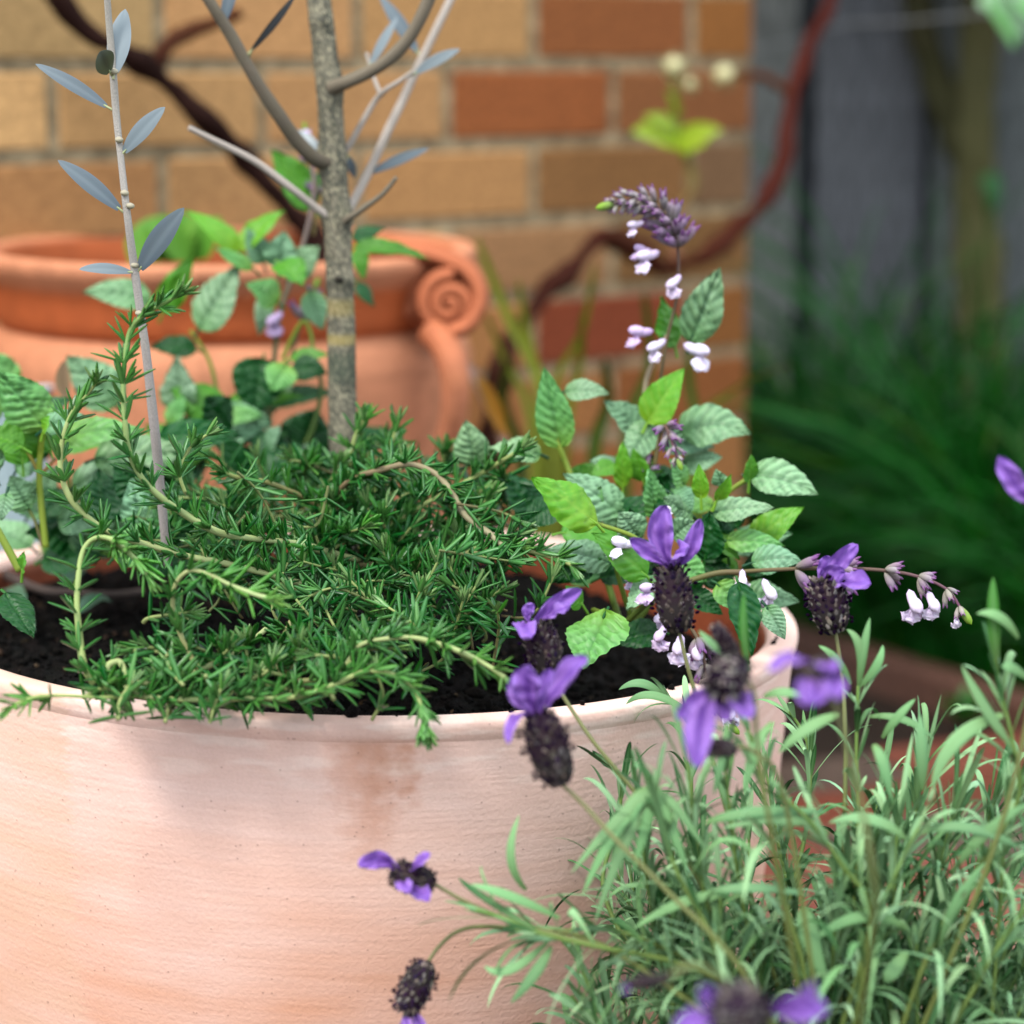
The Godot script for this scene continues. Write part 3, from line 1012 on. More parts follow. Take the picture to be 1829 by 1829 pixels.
	# x, y, distance of the base; x, y, distance of the tip; width; bend; tone
	for q in [
		[204, 130, 1.494, 224, 16, 1.5, 41, 4, 1], [196, 128, 1.49, 178, 92, 1.468, 44, 3, 3], [190, 190, 1.499, 63, 114, 1.49, 25, 8, 0], [222, 271, 1.499, 295, 191, 1.49, 31, 8, 1],
		[213, 373, 1.499, 103, 286, 1.485, 31, 9, 0], [250, 480, 1.508, 329, 371, 1.49, 40, 8, 0], [233, 486, 1.507, 141, 481, 1.49, 20, 9, 1], [450, 89, 1.662, 530, -12, 1.65, 25, -4, 2],
		[742, 131, 1.72, 822, 88, 1.71, 21, 7, 1], [662, 309, 1.745, 767, 265, 1.735, 19, 5, 0], [662, 115, 1.735, 710, 30, 1.74, 17, 3, 1], [745, 92, 1.765, 678, -8, 1.76, 26, 6, 0],
		[572, 275, 1.74, 525, 232, 1.75, 26, 5, 1], [622, 280, 1.75, 634, 318, 1.76, 16, 3, 0], [398, 42, 1.655, 430, -70, 1.65, 24, 5, 0],
	]:
		var m := Mb.new()
		var a := P(q[0], q[1], q[2])
		var b := P(q[3], q[4], q[5])
		var axis := (b - a).normalized()
		var kk = a.lerp(b, 0.5) + (upv - axis * upv.dot(axis)) * (q[7] * q[2] / F) + Vector3(0, 0, 0.003)
		var c: Color = [blue, pale, dark, A(112, 118, 92, 0.5)][q[8]]
		blade(m, a, kk, b, Vector3(0.15, 0.35, 1.0) if q[8] != 2 else Vector3(0.7, -0.5, 0.5), q[6] * q[2] / F, {"rows": 16, "cols": 9, "shape": 1, "fold": 0.16, "cup": -0.12, "top": c, "rib": c.lerp(pale, 0.45) if q[8] != 3 else A(70, 78, 56, 0.5), "edge": c * 1.06, "tip": c.lerp(pale, 0.5)})
		var st := PackedVector3Array([a - axis * 0.004, a - axis * 0.001, a + axis * 0.002])
		tube(m, st, 0.0009, 0.0006, A(205, 205, 150, 0.6), A(190, 195, 160, 0.6), 6)
		obj("leaf", m, M.olive, t)


# ---------------------------------------------------------------- rosemary
func needle(m: Mb, b: Vector3, dir: Vector3, nrm: Vector3, l: float, w: float, bend: float, top: Color, under: Color) -> void:
	var s := dir.cross(nrm).normalized()
	var nn := s.cross(dir).normalized()
	var pts := PackedVector3Array()
	var cc := PackedColorArray()
	for i in 6:
		var u := i / 5.0
		var p := b + dir * l * u + nn * bend * l * u * (1.0 - u * 0.55) * u
		var hw = w * 0.5 * [0.55, 0.9, 1.0, 1.0, 0.88, 0.4][i]
		var hh = hw * 0.75
		pts.append_array([p - s * hw, p - s * hw * 0.55 + nn * hh, p + nn * hh * 0.55, p + s * hw * 0.55 + nn * hh, p + s * hw, p - nn * hh * 0.3])
		var c := top.lerp(under, 0.35 * (1.0 - u) * (1.0 - u))
		cc.append_array([c.lerp(under, 0.35), c, c * 0.62, c, c.lerp(under, 0.35), under])
	m.grid(pts, 6, 6, cc, true)


var needle_parts := 0

# a shoot along path p with needles in crossed pairs; lone: needles that show large become parts
func sprig(t: Node3D, stem: Mb, fol: Mb, p: PackedVector3Array, r0: float, r1: float, c0: Color, c1: Color, step: float, size: float, bright: float, lone: bool, tuft := 0.25, bare := 0.0) -> void:
	tube(stem, p, r0, r1, c0, c1, 9, 0.45)
	var total := 0.0
	for i in p.size() - 1:
		total += p[i].distance_to(p[i + 1])
	var gone := 0.0
	var next := step * rng.randf() + bare * total
	var turn := rng.randf() * TAU
	for i in p.size() - 1:
		var seg := p[i].distance_to(p[i + 1])
		while next < gone + seg:
			var u := next / total
			var at := p[i].lerp(p[i + 1], (next - gone) / seg)
			var tg := (p[i + 1] - p[i]).normalized()
			var s := tg.cross(Vector3(0.21, 0.93, 0.3)).normalized()
			turn += PI / 2.0 + rng.randfn(0, 0.25)
			var many := 2 if rng.randf() < 0.3 else 3
			for k in many:
				var a := turn + TAU * k / many + rng.randfn(0, 0.2)
				var side := s.rotated(tg, a)
				var spread := lerpf(1.15, 0.4, smoothstep(0.7, 1.0, u)) + rng.randfn(0, 0.18)
				var dir := (tg * cos(spread) + side * sin(spread) + Vector3(0, 0.12, 0)).normalized()
				var l := size * rng.randf_range(0.7, 1.2) * lerpf(1.0, 0.75, smoothstep(0.85, 1.0, u))
				var young := clampf(bright * (0.35 + 0.65 * smoothstep(0.45, 1.0, u)) + rng.randf_range(-0.15, 0.2), 0, 1)
				var top := vary(A(6, 112, 34, 0.48).lerp(A(112, 198, 66, 0.7), young * young), 0.32)
				var under := A(104, 166, 100, 0.55).lerp(A(160, 204, 110, 0.55), young)
				var nrm := (tg + side * -0.25).normalized()
				var w := rng.randf_range(0.0026, 0.0036)
				var q := seen_at(at)
				if lone and needle_parts < 296 and rng.randf() < 0.55 and q.x > -20:
					var one := Mb.new()
					needle(one, at + side * r1 * 0.7, dir, nrm, l, w, rng.randf_range(-0.5, 0.35), top, under)
					obj("leaf", one, M.needle, t)
					needle_parts += 1
				else:
					needle(fol, at + side * r1 * 0.7, dir, nrm, l, w, rng.randf_range(-0.5, 0.35), top, under)
				if rng.randf() < tuft:
					# a short side tuft in the axil
					for e in rng.randi_range(3, 5):
						var d2 := (dir * 0.8 + tg * 0.5 + Vector3(rng.randfn(0, 0.35), rng.randfn(0.1, 0.35), rng.randfn(0, 0.35))).normalized()
						needle(fol, at + dir * 0.0018, d2, nrm, size * rng.randf_range(0.45, 0.95), w * 0.9, rng.randf_range(-0.3, 0.1), top.lerp(A(110, 180, 70, 0.56), 0.25), under)
			next += step * rng.randf_range(0.75, 1.25)
		gone += seg
	# the growing tip
	var tt := (p[p.size() - 1] - p[p.size() - 2]).normalized()
	for e in 7:
		var d3 := (tt + Vector3(rng.randfn(0, 0.3), rng.randfn(0, 0.3), rng.randfn(0, 0.3))).normalized()
		needle(fol, p[p.size() - 1] - tt * 0.002, d3, d3.cross(Vector3(1, 0.2, 0.4)).normalized(), size * rng.randf_range(0.5, 0.85), 0.0019, rng.randf_range(-0.2, 0.1), vary(A(70, 140, 60, 0.55).lerp(A(150, 200, 100, 0.58), bright), 0.15), A(170, 196, 140, 0.55))


func rosemary() -> void:
	var t := root("rosemary_bush", "sprawling green rosemary with pale stems trailing over the pot's front rim", "plant")
	var fol := Mb.new()
	var pale := A(206, 208, 158, 0.62)
	var pale2 := A(186, 196, 130, 0.6)
	var wood := A(124, 96, 66, 0.55)
	# path; radii; colours; brightness; part needles; tuft; bare share
	for q in [
		[[[640, 1000, 1.58], [540, 975, 1.53], [455, 962, 1.49], [390, 950, 1.475], [330, 918, 1.465], [285, 886, 1.455], [252, 850, 1.45], [232, 810, 1.445], [224, 760, 1.44], [220, 700, 1.44], [222, 650, 1.44], [232, 592, 1.44], [258, 562, 1.435], [296, 540, 1.43], [326, 522, 1.425]], 0.0036, 0.0016, pale, A(150, 186, 110, 0.58), 0.35, true, 0.3, 0.12],
		[[[560, 1050, 1.52], [440, 1015, 1.49], [330, 992, 1.475], [268, 974, 1.465], [205, 955, 1.46], [155, 922, 1.455], [126, 890, 1.45], [110, 850, 1.45], [108, 812, 1.45], [116, 770, 1.45], [130, 735, 1.45], [160, 700, 1.445], [172, 682, 1.44]], 0.0034, 0.0016, pale, pale2, 0.3, true, 0.35, 0.1],
		[[[170, 1222, 1.405], [150, 1190, 1.405], [142, 1140, 1.41], [137, 1085, 1.415], [139, 1035, 1.42], [148, 985, 1.425], [168, 962, 1.425], [196, 962, 1.42], [222, 980, 1.415], [245, 1002, 1.41], [268, 1034, 1.405]], 0.0032, 0.0017, pale2, A(196, 214, 150, 0.6), 0.55, true, 0.2, 0.05],
		[[[480, 1120, 1.47], [430, 1160, 1.43], [360, 1195, 1.41], [270, 1218, 1.4], [200, 1212, 1.4], [192, 1190, 1.4], [212, 1182, 1.402], [222, 1200, 1.4], [232, 1238, 1.395], [320, 1250, 1.388], [430, 1248, 1.385], [530, 1244, 1.382], [600, 1222, 1.382], [650, 1200, 1.38], [700, 1204, 1.376], [738, 1228, 1.37], [752, 1262, 1.365], [757, 1298, 1.36]], 0.0028, 0.0018, pale, pale2, 0.4, true, 0.45, 0.05],
		[[[370, 1215, 1.405], [345, 1180, 1.405], [326, 1140, 1.405], [310, 1090, 1.405], [314, 1045, 1.4], [338, 1020, 1.395], [372, 1026, 1.388], [412, 1046, 1.38], [455, 1062, 1.375], [492, 1072, 1.37]], 0.0026, 0.0018, A(168, 160, 104, 0.58), A(206, 216, 164, 0.62), 0.8, true, 0.3, 0.05],
		[[[590, 1220, 1.4], [622, 1180, 1.4], [645, 1152, 1.398], [690, 1141, 1.394], [740, 1139, 1.39], [790, 1152, 1.385], [838, 1172, 1.38], [878, 1194, 1.375], [902, 1210, 1.372]], 0.0028, 0.0018, pale, A(200, 210, 150, 0.62), 0.6, true, 0.3, 0.0],
		[[[240, 1245, 1.388], [180, 1246, 1.378], [120, 1243, 1.37], [70, 1244, 1.366], [40, 1252, 1.36], [22, 1262, 1.355]], 0.0016, 0.0012, pale2, A(190, 206, 130, 0.6), 0.7, true, 0.0, 0.55],
		[[[620, 960, 1.62], [560, 900, 1.6], [480, 862, 1.58], [420, 852, 1.57], [395, 840, 1.56]], 0.003, 0.0018, wood, pale2, 0.15, false, 0.4, 0.0],
		[[[660, 960, 1.62], [600, 905, 1.6], [620, 862, 1.585], [680, 840, 1.57], [735, 830, 1.565], [780, 848, 1.56], [806, 880, 1.55], [830, 920, 1.545], [868, 948, 1.54], [900, 975, 1.53]], 0.0034, 0.0026, wood, A(170, 164, 128, 0.6), 0.15, false, 0.4, 0.0],
		[[[640, 980, 1.6], [760, 900, 1.6], [850, 850, 1.6], [900, 822, 1.59], [935, 800, 1.58]], 0.0026, 0.0016, pale2, pale2, 0.25, false, 0.4, 0.0],
		[[[640, 1010, 1.58], [760, 1000, 1.56], [860, 985, 1.545], [940, 985, 1.54], [1000, 1000, 1.535], [1022, 1010, 1.53]], 0.003, 0.0016, A(150, 140, 100, 0.58), pale2, 0.25, false, 0.4, 0.0],
		[[[520, 1110, 1.46], [490, 1180, 1.42], [520, 1215, 1.405], [600, 1205, 1.4], [640, 1165, 1.4], [700, 1120, 1.41]], 0.0024, 0.0016, A(168, 160, 110, 0.58), pale2, 0.3, false, 0.4, 0.0],
		[[[640, 960, 1.64], [625, 860, 1.64], [632, 790, 1.64], [650, 750, 1.635]], 0.0026, 0.0016, pale2, pale2, 0.4, false, 0.3, 0.0],
		[[[650, 960, 1.62], [680, 850, 1.63], [700, 790, 1.63], [712, 752, 1.625]], 0.0026, 0.0016, pale2, pale2, 0.3, false, 0.3, 0.0],
		[[[330, 880, 1.5], [320, 840, 1.5], [340, 800, 1.51], [372, 775, 1.51]], 0.002, 0.0014, pale2, pale2, 0.3, false, 0.4, 0.0],
	]:
		var s := Mb.new()
		sprig(t, s, fol, trace(q[0], 8), q[1] * 0.68, q[2] * 0.72, q[3], q[4], 0.0112, 0.0182, q[5], q[6], q[7] + 0.42, q[8])
		obj("stem", s, M.stem, t)
	# the dense crown of short shoots
	var inner := Mb.new()
	var made := 0
	var tries := 0
	var edge := PackedVector2Array([Vector2(245, 960), Vector2(262, 870), Vector2(350, 815), Vector2(430, 795), Vector2(520, 790), Vector2(600, 778), Vector2(700, 770), Vector2(770, 785), Vector2(850, 810), Vector2(905, 850), Vector2(950, 915), Vector2(1000, 985), Vector2(1000, 1050), Vector2(930, 1095), Vector2(830, 1090), Vector2(720, 1075), Vector2(640, 1100), Vector2(540, 1080), Vector2(430, 1010), Vector2(330, 1000)])
	while made < 138 and tries < 4000:
		tries += 1
		var x := rng.randf_range(240, 1010)
		var y := rng.randf_range(770, 1130)
		if not Geometry2D.is_point_in_polygon(Vector2(x, y), edge):
			continue
		var d := lerpf(1.645, 1.475, smoothstep(780.0, 1120.0, y)) + rng.randf_range(-0.03, 0.05)
		var tip := P(x, y, d)
		var away := Vector3((x - 640.0) / 420.0 + rng.randfn(0, 0.5), rng.randfn(0.55, 0.45), rng.randfn(0.25, 0.45)).normalized()
		var l := rng.randf_range(0.03, 0.06)
		var b := tip - away * l
		var k := b.lerp(tip, 0.5) + Vector3(rng.randfn(0, 0.006), rng.randfn(-0.004, 0.006), rng.randfn(0, 0.006))
		var pale_stem := A(150, 152, 104, 0.46) if rng.randf() < 0.6 else A(112, 92, 66, 0.52)
		sprig(t, inner, fol, curve([b, k, tip], 5), 0.0009, 0.0008, pale_stem, pale2, 0.0084, 0.0184, rng.randf_range(-0.1, 0.5), false, 0.15)
		made += 1
	# the second drift along the front rim
	for i in 38:
		var x := rng.randf_range(165, 720)
		var y := rng.randf_range(1150, 1240) if x < 640 else rng.randf_range(1150, 1205)
		if i % 5 == 0:
			x = rng.randf_range(290, 560)
			y = rng.randf_range(1080, 1170)
		var tip := P(x, y, lerpf(1.43, 1.385, smoothstep(1080.0, 1240.0, y)) + rng.randf_range(-0.01, 0.015))
		var away := Vector3(rng.randfn(0, 0.7), rng.randfn(0.35, 0.35), rng.randfn(0.2, 0.5)).normalized()
		var b := tip - away * rng.randf_range(0.015, 0.035)
		sprig(t, inner, fol, curve([b, b.lerp(tip, 0.5) + Vector3(rng.randfn(0, 0.004), 0.0, 0), tip], 5), 0.0012, 0.001, A(180, 184, 130, 0.58), pale2, 0.0074, 0.0178, rng.randf_range(0.1, 0.5), false, 0.12)
	tag(obj("shoots", inner, M.stem, t), "", "", "stuff")
	tag(obj("foliage", fol, M.needle, t), "", "", "stuff")


# ---------------------------------------------------------------- sage
func sage_leaf(t: Node3D, q: Array, stalk := true) -> void:
	# x, y of the base; x, y of the tip; width; tone; distance; lift of the bend; tip nearer by
	var d: float = q[6]
	var a := P(q[0], q[1], d)
	var b := P(q[2], q[3], d - (q[8] if q.size() > 8 else 0.006))
	var axis := (b - a).normalized()
	var lift: float = q[7] * d / F
	var k := a.lerp(b, 0.5) + (upv - axis * upv.dot(axis)) * lift + Vector3(0, 0, 0.004)
	var tone: String = q[5]
	var o := {"rows": 26, "cols": 15, "shape": 0, "teeth": 0.07, "nteeth": 15.0, "nveins": 7.5, "veins": 0.085, "fold": rng.randf_range(0.02, 0.28), "cup": rng.randf_range(-0.28, 0.08), "wave": rng.randf_range(0.03, 0.09), "roll": rng.randfn(0, 0.25)}
	o.nveins = rng.randf_range(6.0, 9.0)
	var nrm := Vector3(rng.randfn(0, 0.25), 0.62, 0.8)
	match tone:
		"g":
			o.top = vary(A(168, 198, 166, 0.62), 0.22)
			o.rib = A(28, 96, 60, 0.42)
			o.edge = A(120, 176, 136, 0.5)
			o.base = A(120, 176, 96, 0.5)
		"l":
			o.top = vary(A(128, 188, 116, 0.64), 0.16)
			o.rib = A(44, 116, 56, 0.46)
			o.edge = A(140, 190, 120, 0.5)
			o.base = A(150, 196, 66, 0.55)
		"y":
			o.top = vary(A(104, 178, 40, 0.64), 0.1)
			o.rib = A(150, 200, 72, 0.58)
			o.edge = A(60, 132, 26, 0.52)
			o.base = A(150, 190, 40, 0.56)
			o.veins = 0.03
		"b":
			o.top = vary(A(88, 162, 42, 0.58), 0.2)
			o.rib = A(130, 190, 70, 0.55)
			o.edge = A(46, 122, 34, 0.5)
			o.veins = 0.03
		"d":
			o.top = vary(A(24, 98, 40, 0.46), 0.25)
			o.rib = A(60, 132, 54, 0.46)
			o.edge = A(30, 92, 40, 0.46)
	var m := Mb.new()
	blade(m, a, k, b, nrm, q[4] * d / F * 1.04, o)
	if stalk:
		tube(m, PackedVector3Array([a - axis * 0.006 + Vector3(0, -0.002, 0), a, a + axis * a.distance_to(b) * 0.12]), 0.0011, 0.0008, o.rib, o.rib, 6)
	obj("leaf", m, M.leaf, t)


func calyx(m: Mb, at: Vector3, dir: Vector3, l: float, pale: float) -> void:
	var c := vary(A(142, 112, 150, 0.64).lerp(A(184, 180, 168, 0.64), pale), 0.18)
	var w := l * 0.42
	ellipsoid(m, at, at + dir * l, w, 0.85, Vector3(0.3, 0.2, 1), A(150, 146, 128, 0.55), c, 6, 8, 0.5, 0.7)
	for s in [-1.0, 1.0]:
		var side = dir.cross(Vector3(0.2, 0.3, 1)).normalized() * s
		ellipsoid(m, at + dir * l * 0.55 + side * w * 0.1, at + dir * l * 1.18 + side * w * 0.35, w * 0.5, 0.7, Vector3(0, 0, 1), c, A(128, 78, 136, 0.58), 5, 6)


# two-lipped bloom: a tube, a hood and a broad lobed lower lip
func floret(t: Node3D, at: Vector3, dir: Vector3, l: float, lilac: float) -> void:
	var m := Mb.new()
	var w := vary(A(240, 234, 244, 0.78).lerp(A(206, 172, 222, 0.72), lilac), 0.04)
	var deep := A(196, 160, 214, 0.7).lerp(w, 0.4)
	var dn := (Vector3.DOWN - dir * Vector3.DOWN.dot(dir)).normalized()
	var side := dir.cross(dn).normalized()
	ellipsoid(m, at - dir * l * 0.15, at + dir * l * 0.6, l * 0.32, 0.9, side, deep, w, 6, 10, 0.4)
	ellipsoid(m, at + dir * l * 0.15 - dn * l * 0.02, at + dir * l * 0.74 - dn * l * 0.14, l * 0.42, 0.85, side, w, deep.lerp(w, 0.5), 8, 10, 0.45)
	var throat := at + dir * l * 0.42 + dn * l * 0.06
	for s in [-1.0, 0.0, 1.0]:
		var e: Vector3 = throat + dir * l * (0.42 if s == 0.0 else 0.26) + dn * l * 0.34 + side * s * l * 0.34
		var bend: Vector3 = throat.lerp(e, 0.6) + dir * l * 0.16
		blade(m, throat, bend, e, (dir - dn * 0.5 + side * s * 0.3).normalized(), l * (0.64 if s == 0.0 else 0.5), {"rows": 9, "cols": 7, "shape": 2, "cup": -0.35, "wave": 0.22, "top": w, "rib": deep, "edge": w, "base": deep, "streak": 0.5})
	obj("flower", m, M.petal, t)


# a flower stem with rings of calyces; rows: [x, y, distance]; from: where the rings begin
func spike(t: Node3D, rows: Array, from: float, rings: int, size: float, r0: float, droop: Vector3) -> Node3D:
	var m := Mb.new()
	var p := trace(rows, 8)
	tube(m, p, r0, r0 * 0.6, A(120, 112, 72, 0.55), A(120, 84, 104, 0.55), 8)
	for k in rings:
		var u := lerpf(from, 1.0, float(k) / (rings - 1))
		var i := clampi(int(u * (p.size() - 1)), 0, p.size() - 2)
		var tg := (p[i + 1] - p[i]).normalized()
		var s := tg.cross(Vector3(0.3, 0.2, 1)).normalized()
		var l := size * lerpf(1.0, 0.45, float(k) / (rings - 1))
		var n := 5 if k < rings - 2 else 4
		for j in n:
			var a := TAU * j / n + k * 0.9 + rng.randfn(0, 0.25)
			var dir := (tg * 0.75 + s.rotated(tg, a) * 0.8 + droop).normalized()
			calyx(m, p[i] + s.rotated(tg, a) * r0, dir, l * rng.randf_range(0.85, 1.15), clampf(float(k) / rings - 0.15 + rng.randf_range(-0.2, 0.25), 0, 1))
	var tt := (p[p.size() - 1] - p[p.size() - 2]).normalized()
	ellipsoid(m, p[p.size() - 1], p[p.size() - 1] + tt * size * 0.8, size * 0.4, 0.8, Vector3(0, 0, 1), A(170, 186, 130, 0.58), A(150, 190, 70, 0.6), 6, 8)
	return obj("flower_spike", m, M.fuzz, t)


func blooms(t: Node3D, list: Array) -> void:
	# x, y of the throat, aim on the picture, distance, size, lilac
	for q in list:
		var at := P(q[0], q[1], q[4])
		var dir = (Vector3.RIGHT * q[2] - upv * q[3] + Vector3(0, 0, rng.randf_range(0.2, 0.9))).normalized()
		floret(t, at, dir, 1.12 * q[5] * q[4] / F, q[6])


func sage_stem(t: Node3D, rows: Array, r0: float, r1: float, c0: Color, c1: Color) -> void:
	var m := Mb.new()
	tube(m, trace(rows, 7), r0, r1, c0, c1, 8)
	obj("stem", m, M.stem, t)


func fill_leaves(t: Node3D, n: int, x0: float, x1: float, y0: float, y1: float, d0: float, d1: float, w: float, tones: Array) -> void:
	for k in n:
		var x := rng.randf_range(x0, x1)
		var y := rng.randf_range(y0, y1)
		var a := rng.randf_range(-PI * 0.95, PI * 0.15)
		var l := rng.randf_range(0.8, 1.6) * w * 1.6
		sage_leaf(t, [x, y, x + cos(a) * l, y + sin(a) * l * 0.6, w * rng.randf_range(0.7, 1.2), tones[k % tones.size()], rng.randf_range(d0, d1), rng.randf_range(2, 14), rng.randf_range(-0.015, 0.03)])


func sages() -> void:
	var green := A(120, 146, 66, 0.55)
	var lime := A(150, 170, 66, 0.58)
	var brown := A(116, 92, 70, 0.52)
	var t := root("sage_plant", "leafy grey-green sage with white and lilac flowers behind the purple lavender", "plant", "sage plants in the terracotta pot")
	sage_stem(t, [[1120, 1140, 1.62], [1140, 1020, 1.64], [1150, 900, 1.66], [1158, 800, 1.67], [1152, 700, 1.67], [1165, 650, 1.67], [1192, 600, 1.665]], 0.0026, 0.0016, green, A(176, 150, 130, 0.58))
	sage_stem(t, [[1110, 1120, 1.6], [1060, 960, 1.62], [1020, 850, 1.64], [1000, 800, 1.64], [985, 760, 1.64]], 0.0024, 0.0018, green, lime)
	sage_stem(t, [[1130, 1120, 1.6], [1220, 1000, 1.6], [1262, 930, 1.6], [1300, 880, 1.61], [1345, 850, 1.61]], 0.0022, 0.0016, green, lime)
	sage_stem(t, [[1120, 1110, 1.58], [1180, 1060, 1.56], [1270, 1026, 1.55], [1330, 1022, 1.545]], 0.0022, 0.0018, green, brown)
	sage_stem(t, [[1100, 1110, 1.58], [1060, 1090, 1.56], [1078, 1096, 1.55]], 0.002, 0.0016, green, lime)
	sage_stem(t, [[1130, 1110, 1.58], [1100, 1000, 1.56], [1140, 965, 1.55], [1065, 935, 1.55]], 0.0018, 0.0014, green, lime)
	for q in [
		[962, 922, 896, 845, 78, "d", 1.63, 6], [1215, 772, 1340, 776, 84, "g", 1.66, 34], [1150, 776, 1078, 716, 62, "g", 1.67, 10], [1165, 752, 1118, 836, 58, "g", 1.65, 10],
		[1008, 700, 1088, 704, 44, "g", 1.665, 12], [1002, 802, 972, 656, 66, "l", 1.64, -6], [1156, 756, 1222, 658, 66, "y", 1.64, 6], [1232, 612, 1286, 478, 74, "g", 1.66, 4], [1206, 620, 1180, 530, 62, "b", 1.68, 2],
		[1112, 872, 1112, 788, 38, "y", 1.63, 0], [848, 832, 832, 750, 64, "g", 1.66, 2], [965, 812, 872, 800, 54, "g", 1.65, 10], [1118, 922, 1006, 846, 72, "g", 1.61, 10, 0.01], [1172, 925, 1158, 838, 62, "l", 1.6, 2],
		[1198, 880, 1236, 912, 60, "g", 1.61, 10], [1340, 848, 1460, 884, 70, "g", 1.61, 20], [1272, 916, 1382, 908, 50, "g", 1.585, 14], [1340, 972, 1436, 906, 56, "y", 1.6, 14], [1342, 1006, 1432, 1004, 58, "g", 1.57, 20],
		[1296, 966, 1402, 976, 44, "l", 1.59, 12], [1252, 890, 1248, 828, 30, "y", 1.58, 0], [1280, 894, 1306, 846, 28, "y", 1.58, 0], [1338, 860, 1342, 812, 34, "b", 1.6, 0], [1292, 872, 1278, 838, 34, "g", 1.6, 2],
		[1258, 1000, 1268, 912, 62, "d", 1.58, 4], [1092, 1006, 972, 984, 62, "g", 1.575, 16, 0.02], [1156, 1030, 1056, 952, 68, "b", 1.55, 14, 0.02], [1066, 936, 950, 852, 84, "y", 1.54, 10, 0.015], [1140, 960, 1104, 915, 58, "g", 1.57, 8],
		[1082, 1092, 1040, 1194, 112, "l", 1.53, 12, 0.03], [1040, 1080, 1010, 1046, 46, "b", 1.55, 4], [1318, 1040, 1342, 1172, 62, "d", 1.53, 8], [1368, 1082, 1402, 1142, 40, "g", 1.53, 4], [1280, 1042, 1328, 1092, 48, "l", 1.55, 6],
		[1200, 1000, 1262, 1040, 56, "l", 1.57, 10], [1180, 1030, 1120, 1090, 60, "g", 1.56, 8, 0.02], [1230, 1060, 1290, 1098, 44, "d", 1.57, 6], [1180, 1130, 1090, 1150, 56, "d", 1.56, 10], [1150, 860, 1130, 800, 36, "b", 1.64, 4], [1222, 868, 1196, 820, 50, "l", 1.62, 4],
		[1000, 900, 930, 940, 54, "d", 1.6, 8], [1060, 1000, 985, 1040, 58, "d", 1.57, 10], [1020, 870, 1080, 830, 50, "b", 1.66, 6], [1100, 830, 1056, 848, 40, "b", 1.65, 4], [1262, 960, 1320, 1000, 44, "b", 1.6, 8], [1200, 960, 1240, 930, 50, "g", 1.59, 8],
	]:
		sage_leaf(t, q)
	fill_leaves(t, 26, 1000, 1330, 900, 1080, 1.58, 1.66, 52, ["d", "g", "d", "b", "d", "l"])
	fill_leaves(t, 8, 1060, 1230, 790, 900, 1.66, 1.7, 46, ["d", "g", "b"])
	spike(t, [[1165, 760, 1.67], [1178, 690, 1.665], [1190, 612, 1.66], [1206, 545, 1.655], [1212, 480, 1.65], [1206, 420, 1.645], [1180, 375, 1.64], [1140, 356, 1.635], [1098, 364, 1.63]], 0.58, 9, 0.018, 0.0014, Vector3(-0.1, -0.15, 0.1))
	spike(t, [[1270, 1026, 1.55], [1340, 1020, 1.545], [1420, 1016, 1.54], [1500, 1015, 1.535], [1580, 1019, 1.53], [1640, 1030, 1.525], [1690, 1052, 1.52], [1715, 1085, 1.515]], 0.3, 6, 0.0165, 0.0014, Vector3(0, -0.5, 0.1))
	spike(t, [[1170, 830, 1.62], [1178, 780, 1.615], [1188, 762, 1.6], [1200, 790, 1.59], [1210, 818, 1.585]], 0.5, 4, 0.012, 0.0014, Vector3(0, -0.3, 0.1))
	spike(t, [[1190, 1080, 1.55], [1225, 1110, 1.545], [1250, 1150, 1.54], [1262, 1200, 1.535], [1275, 1260, 1.53], [1300, 1290, 1.525]], 0.35, 4, 0.014, 0.0014, Vector3(0, -0.4, 0.2))
	spike(t, [[1150, 855, 1.65], [1152, 840, 1.645], [1160, 828, 1.64], [1142, 835, 1.64]], 0.4, 2, 0.009, 0.0012, Vector3(-0.3, 0, 0))
	blooms(t, [
		[1146, 398, -0.7, 0.25, 1.635, 34, 0.3], [1172, 452, -1.0, 0.35, 1.64, 50, 0.35], [1160, 448, -1.0, -0.1, 1.645, 36, 0.8], [1212, 495, -0.5, 0.6, 1.645, 40, 0.35], [1160, 592, -1.0, 0.1, 1.655, 48, 0.75], [1184, 610, -0.8, 0.6, 1.65, 42, 0.15], [1228, 618, 1.0, 0.5, 1.65, 56, 0.1],
		[1128, 972, -1.0, -0.1, 1.54, 50, 0.0], [1172, 1048, -1.0, 0.15, 1.53, 46, 0.7], [1192, 1090, -0.6, 0.7, 1.535, 40, 0.3], [1186, 1122, -0.5, 0.8, 1.53, 42, 0.6], [1216, 1140, -0.3, 1.0, 1.53, 48, 0.35], [1240, 1150, 0.2, 1.0, 1.54, 46, 0.3], [1306, 1262, -0.1, 1.0, 1.525, 36, 0.1],
		[1326, 1022, 0.0, 1.0, 1.54, 34, 0.1], [1366, 1040, 0.4, 1.0, 1.535, 46, 0.15], [1626, 1060, 0.3, 1.0, 1.52, 52, 0.35], [1660, 1062, 0.3, 1.0, 1.52, 44, 0.3], [1708, 1100, 0.0, 1.0, 1.515, 22, 0.2], [1138, 1030, -1, 0.4, 1.56, 30, 0.5], [1196, 918, -0.3, -0.7, 1.56, 24, 0.0],
	])
	var e := root("sage_plant", "taller leafy sage growing directly behind the olive trunk", "plant", "sage plants in the terracotta pot")
	sage_stem(e, [[500, 1000, 1.84], [488, 880, 1.84], [480, 760, 1.84], [490, 640, 1.83], [500, 560, 1.82], [520, 500, 1.82], [540, 440, 1.82], [555, 380, 1.82], [560, 320, 1.82], [552, 250, 1.82]], 0.0026, 0.0014, green, A(150, 120, 130, 0.55))
	sage_stem(e, [[480, 1000, 1.82], [440, 880, 1.81], [402, 780, 1.81], [388, 700, 1.81], [372, 640, 1.81], [340, 590, 1.81]], 0.0022, 0.0014, brown, lime)
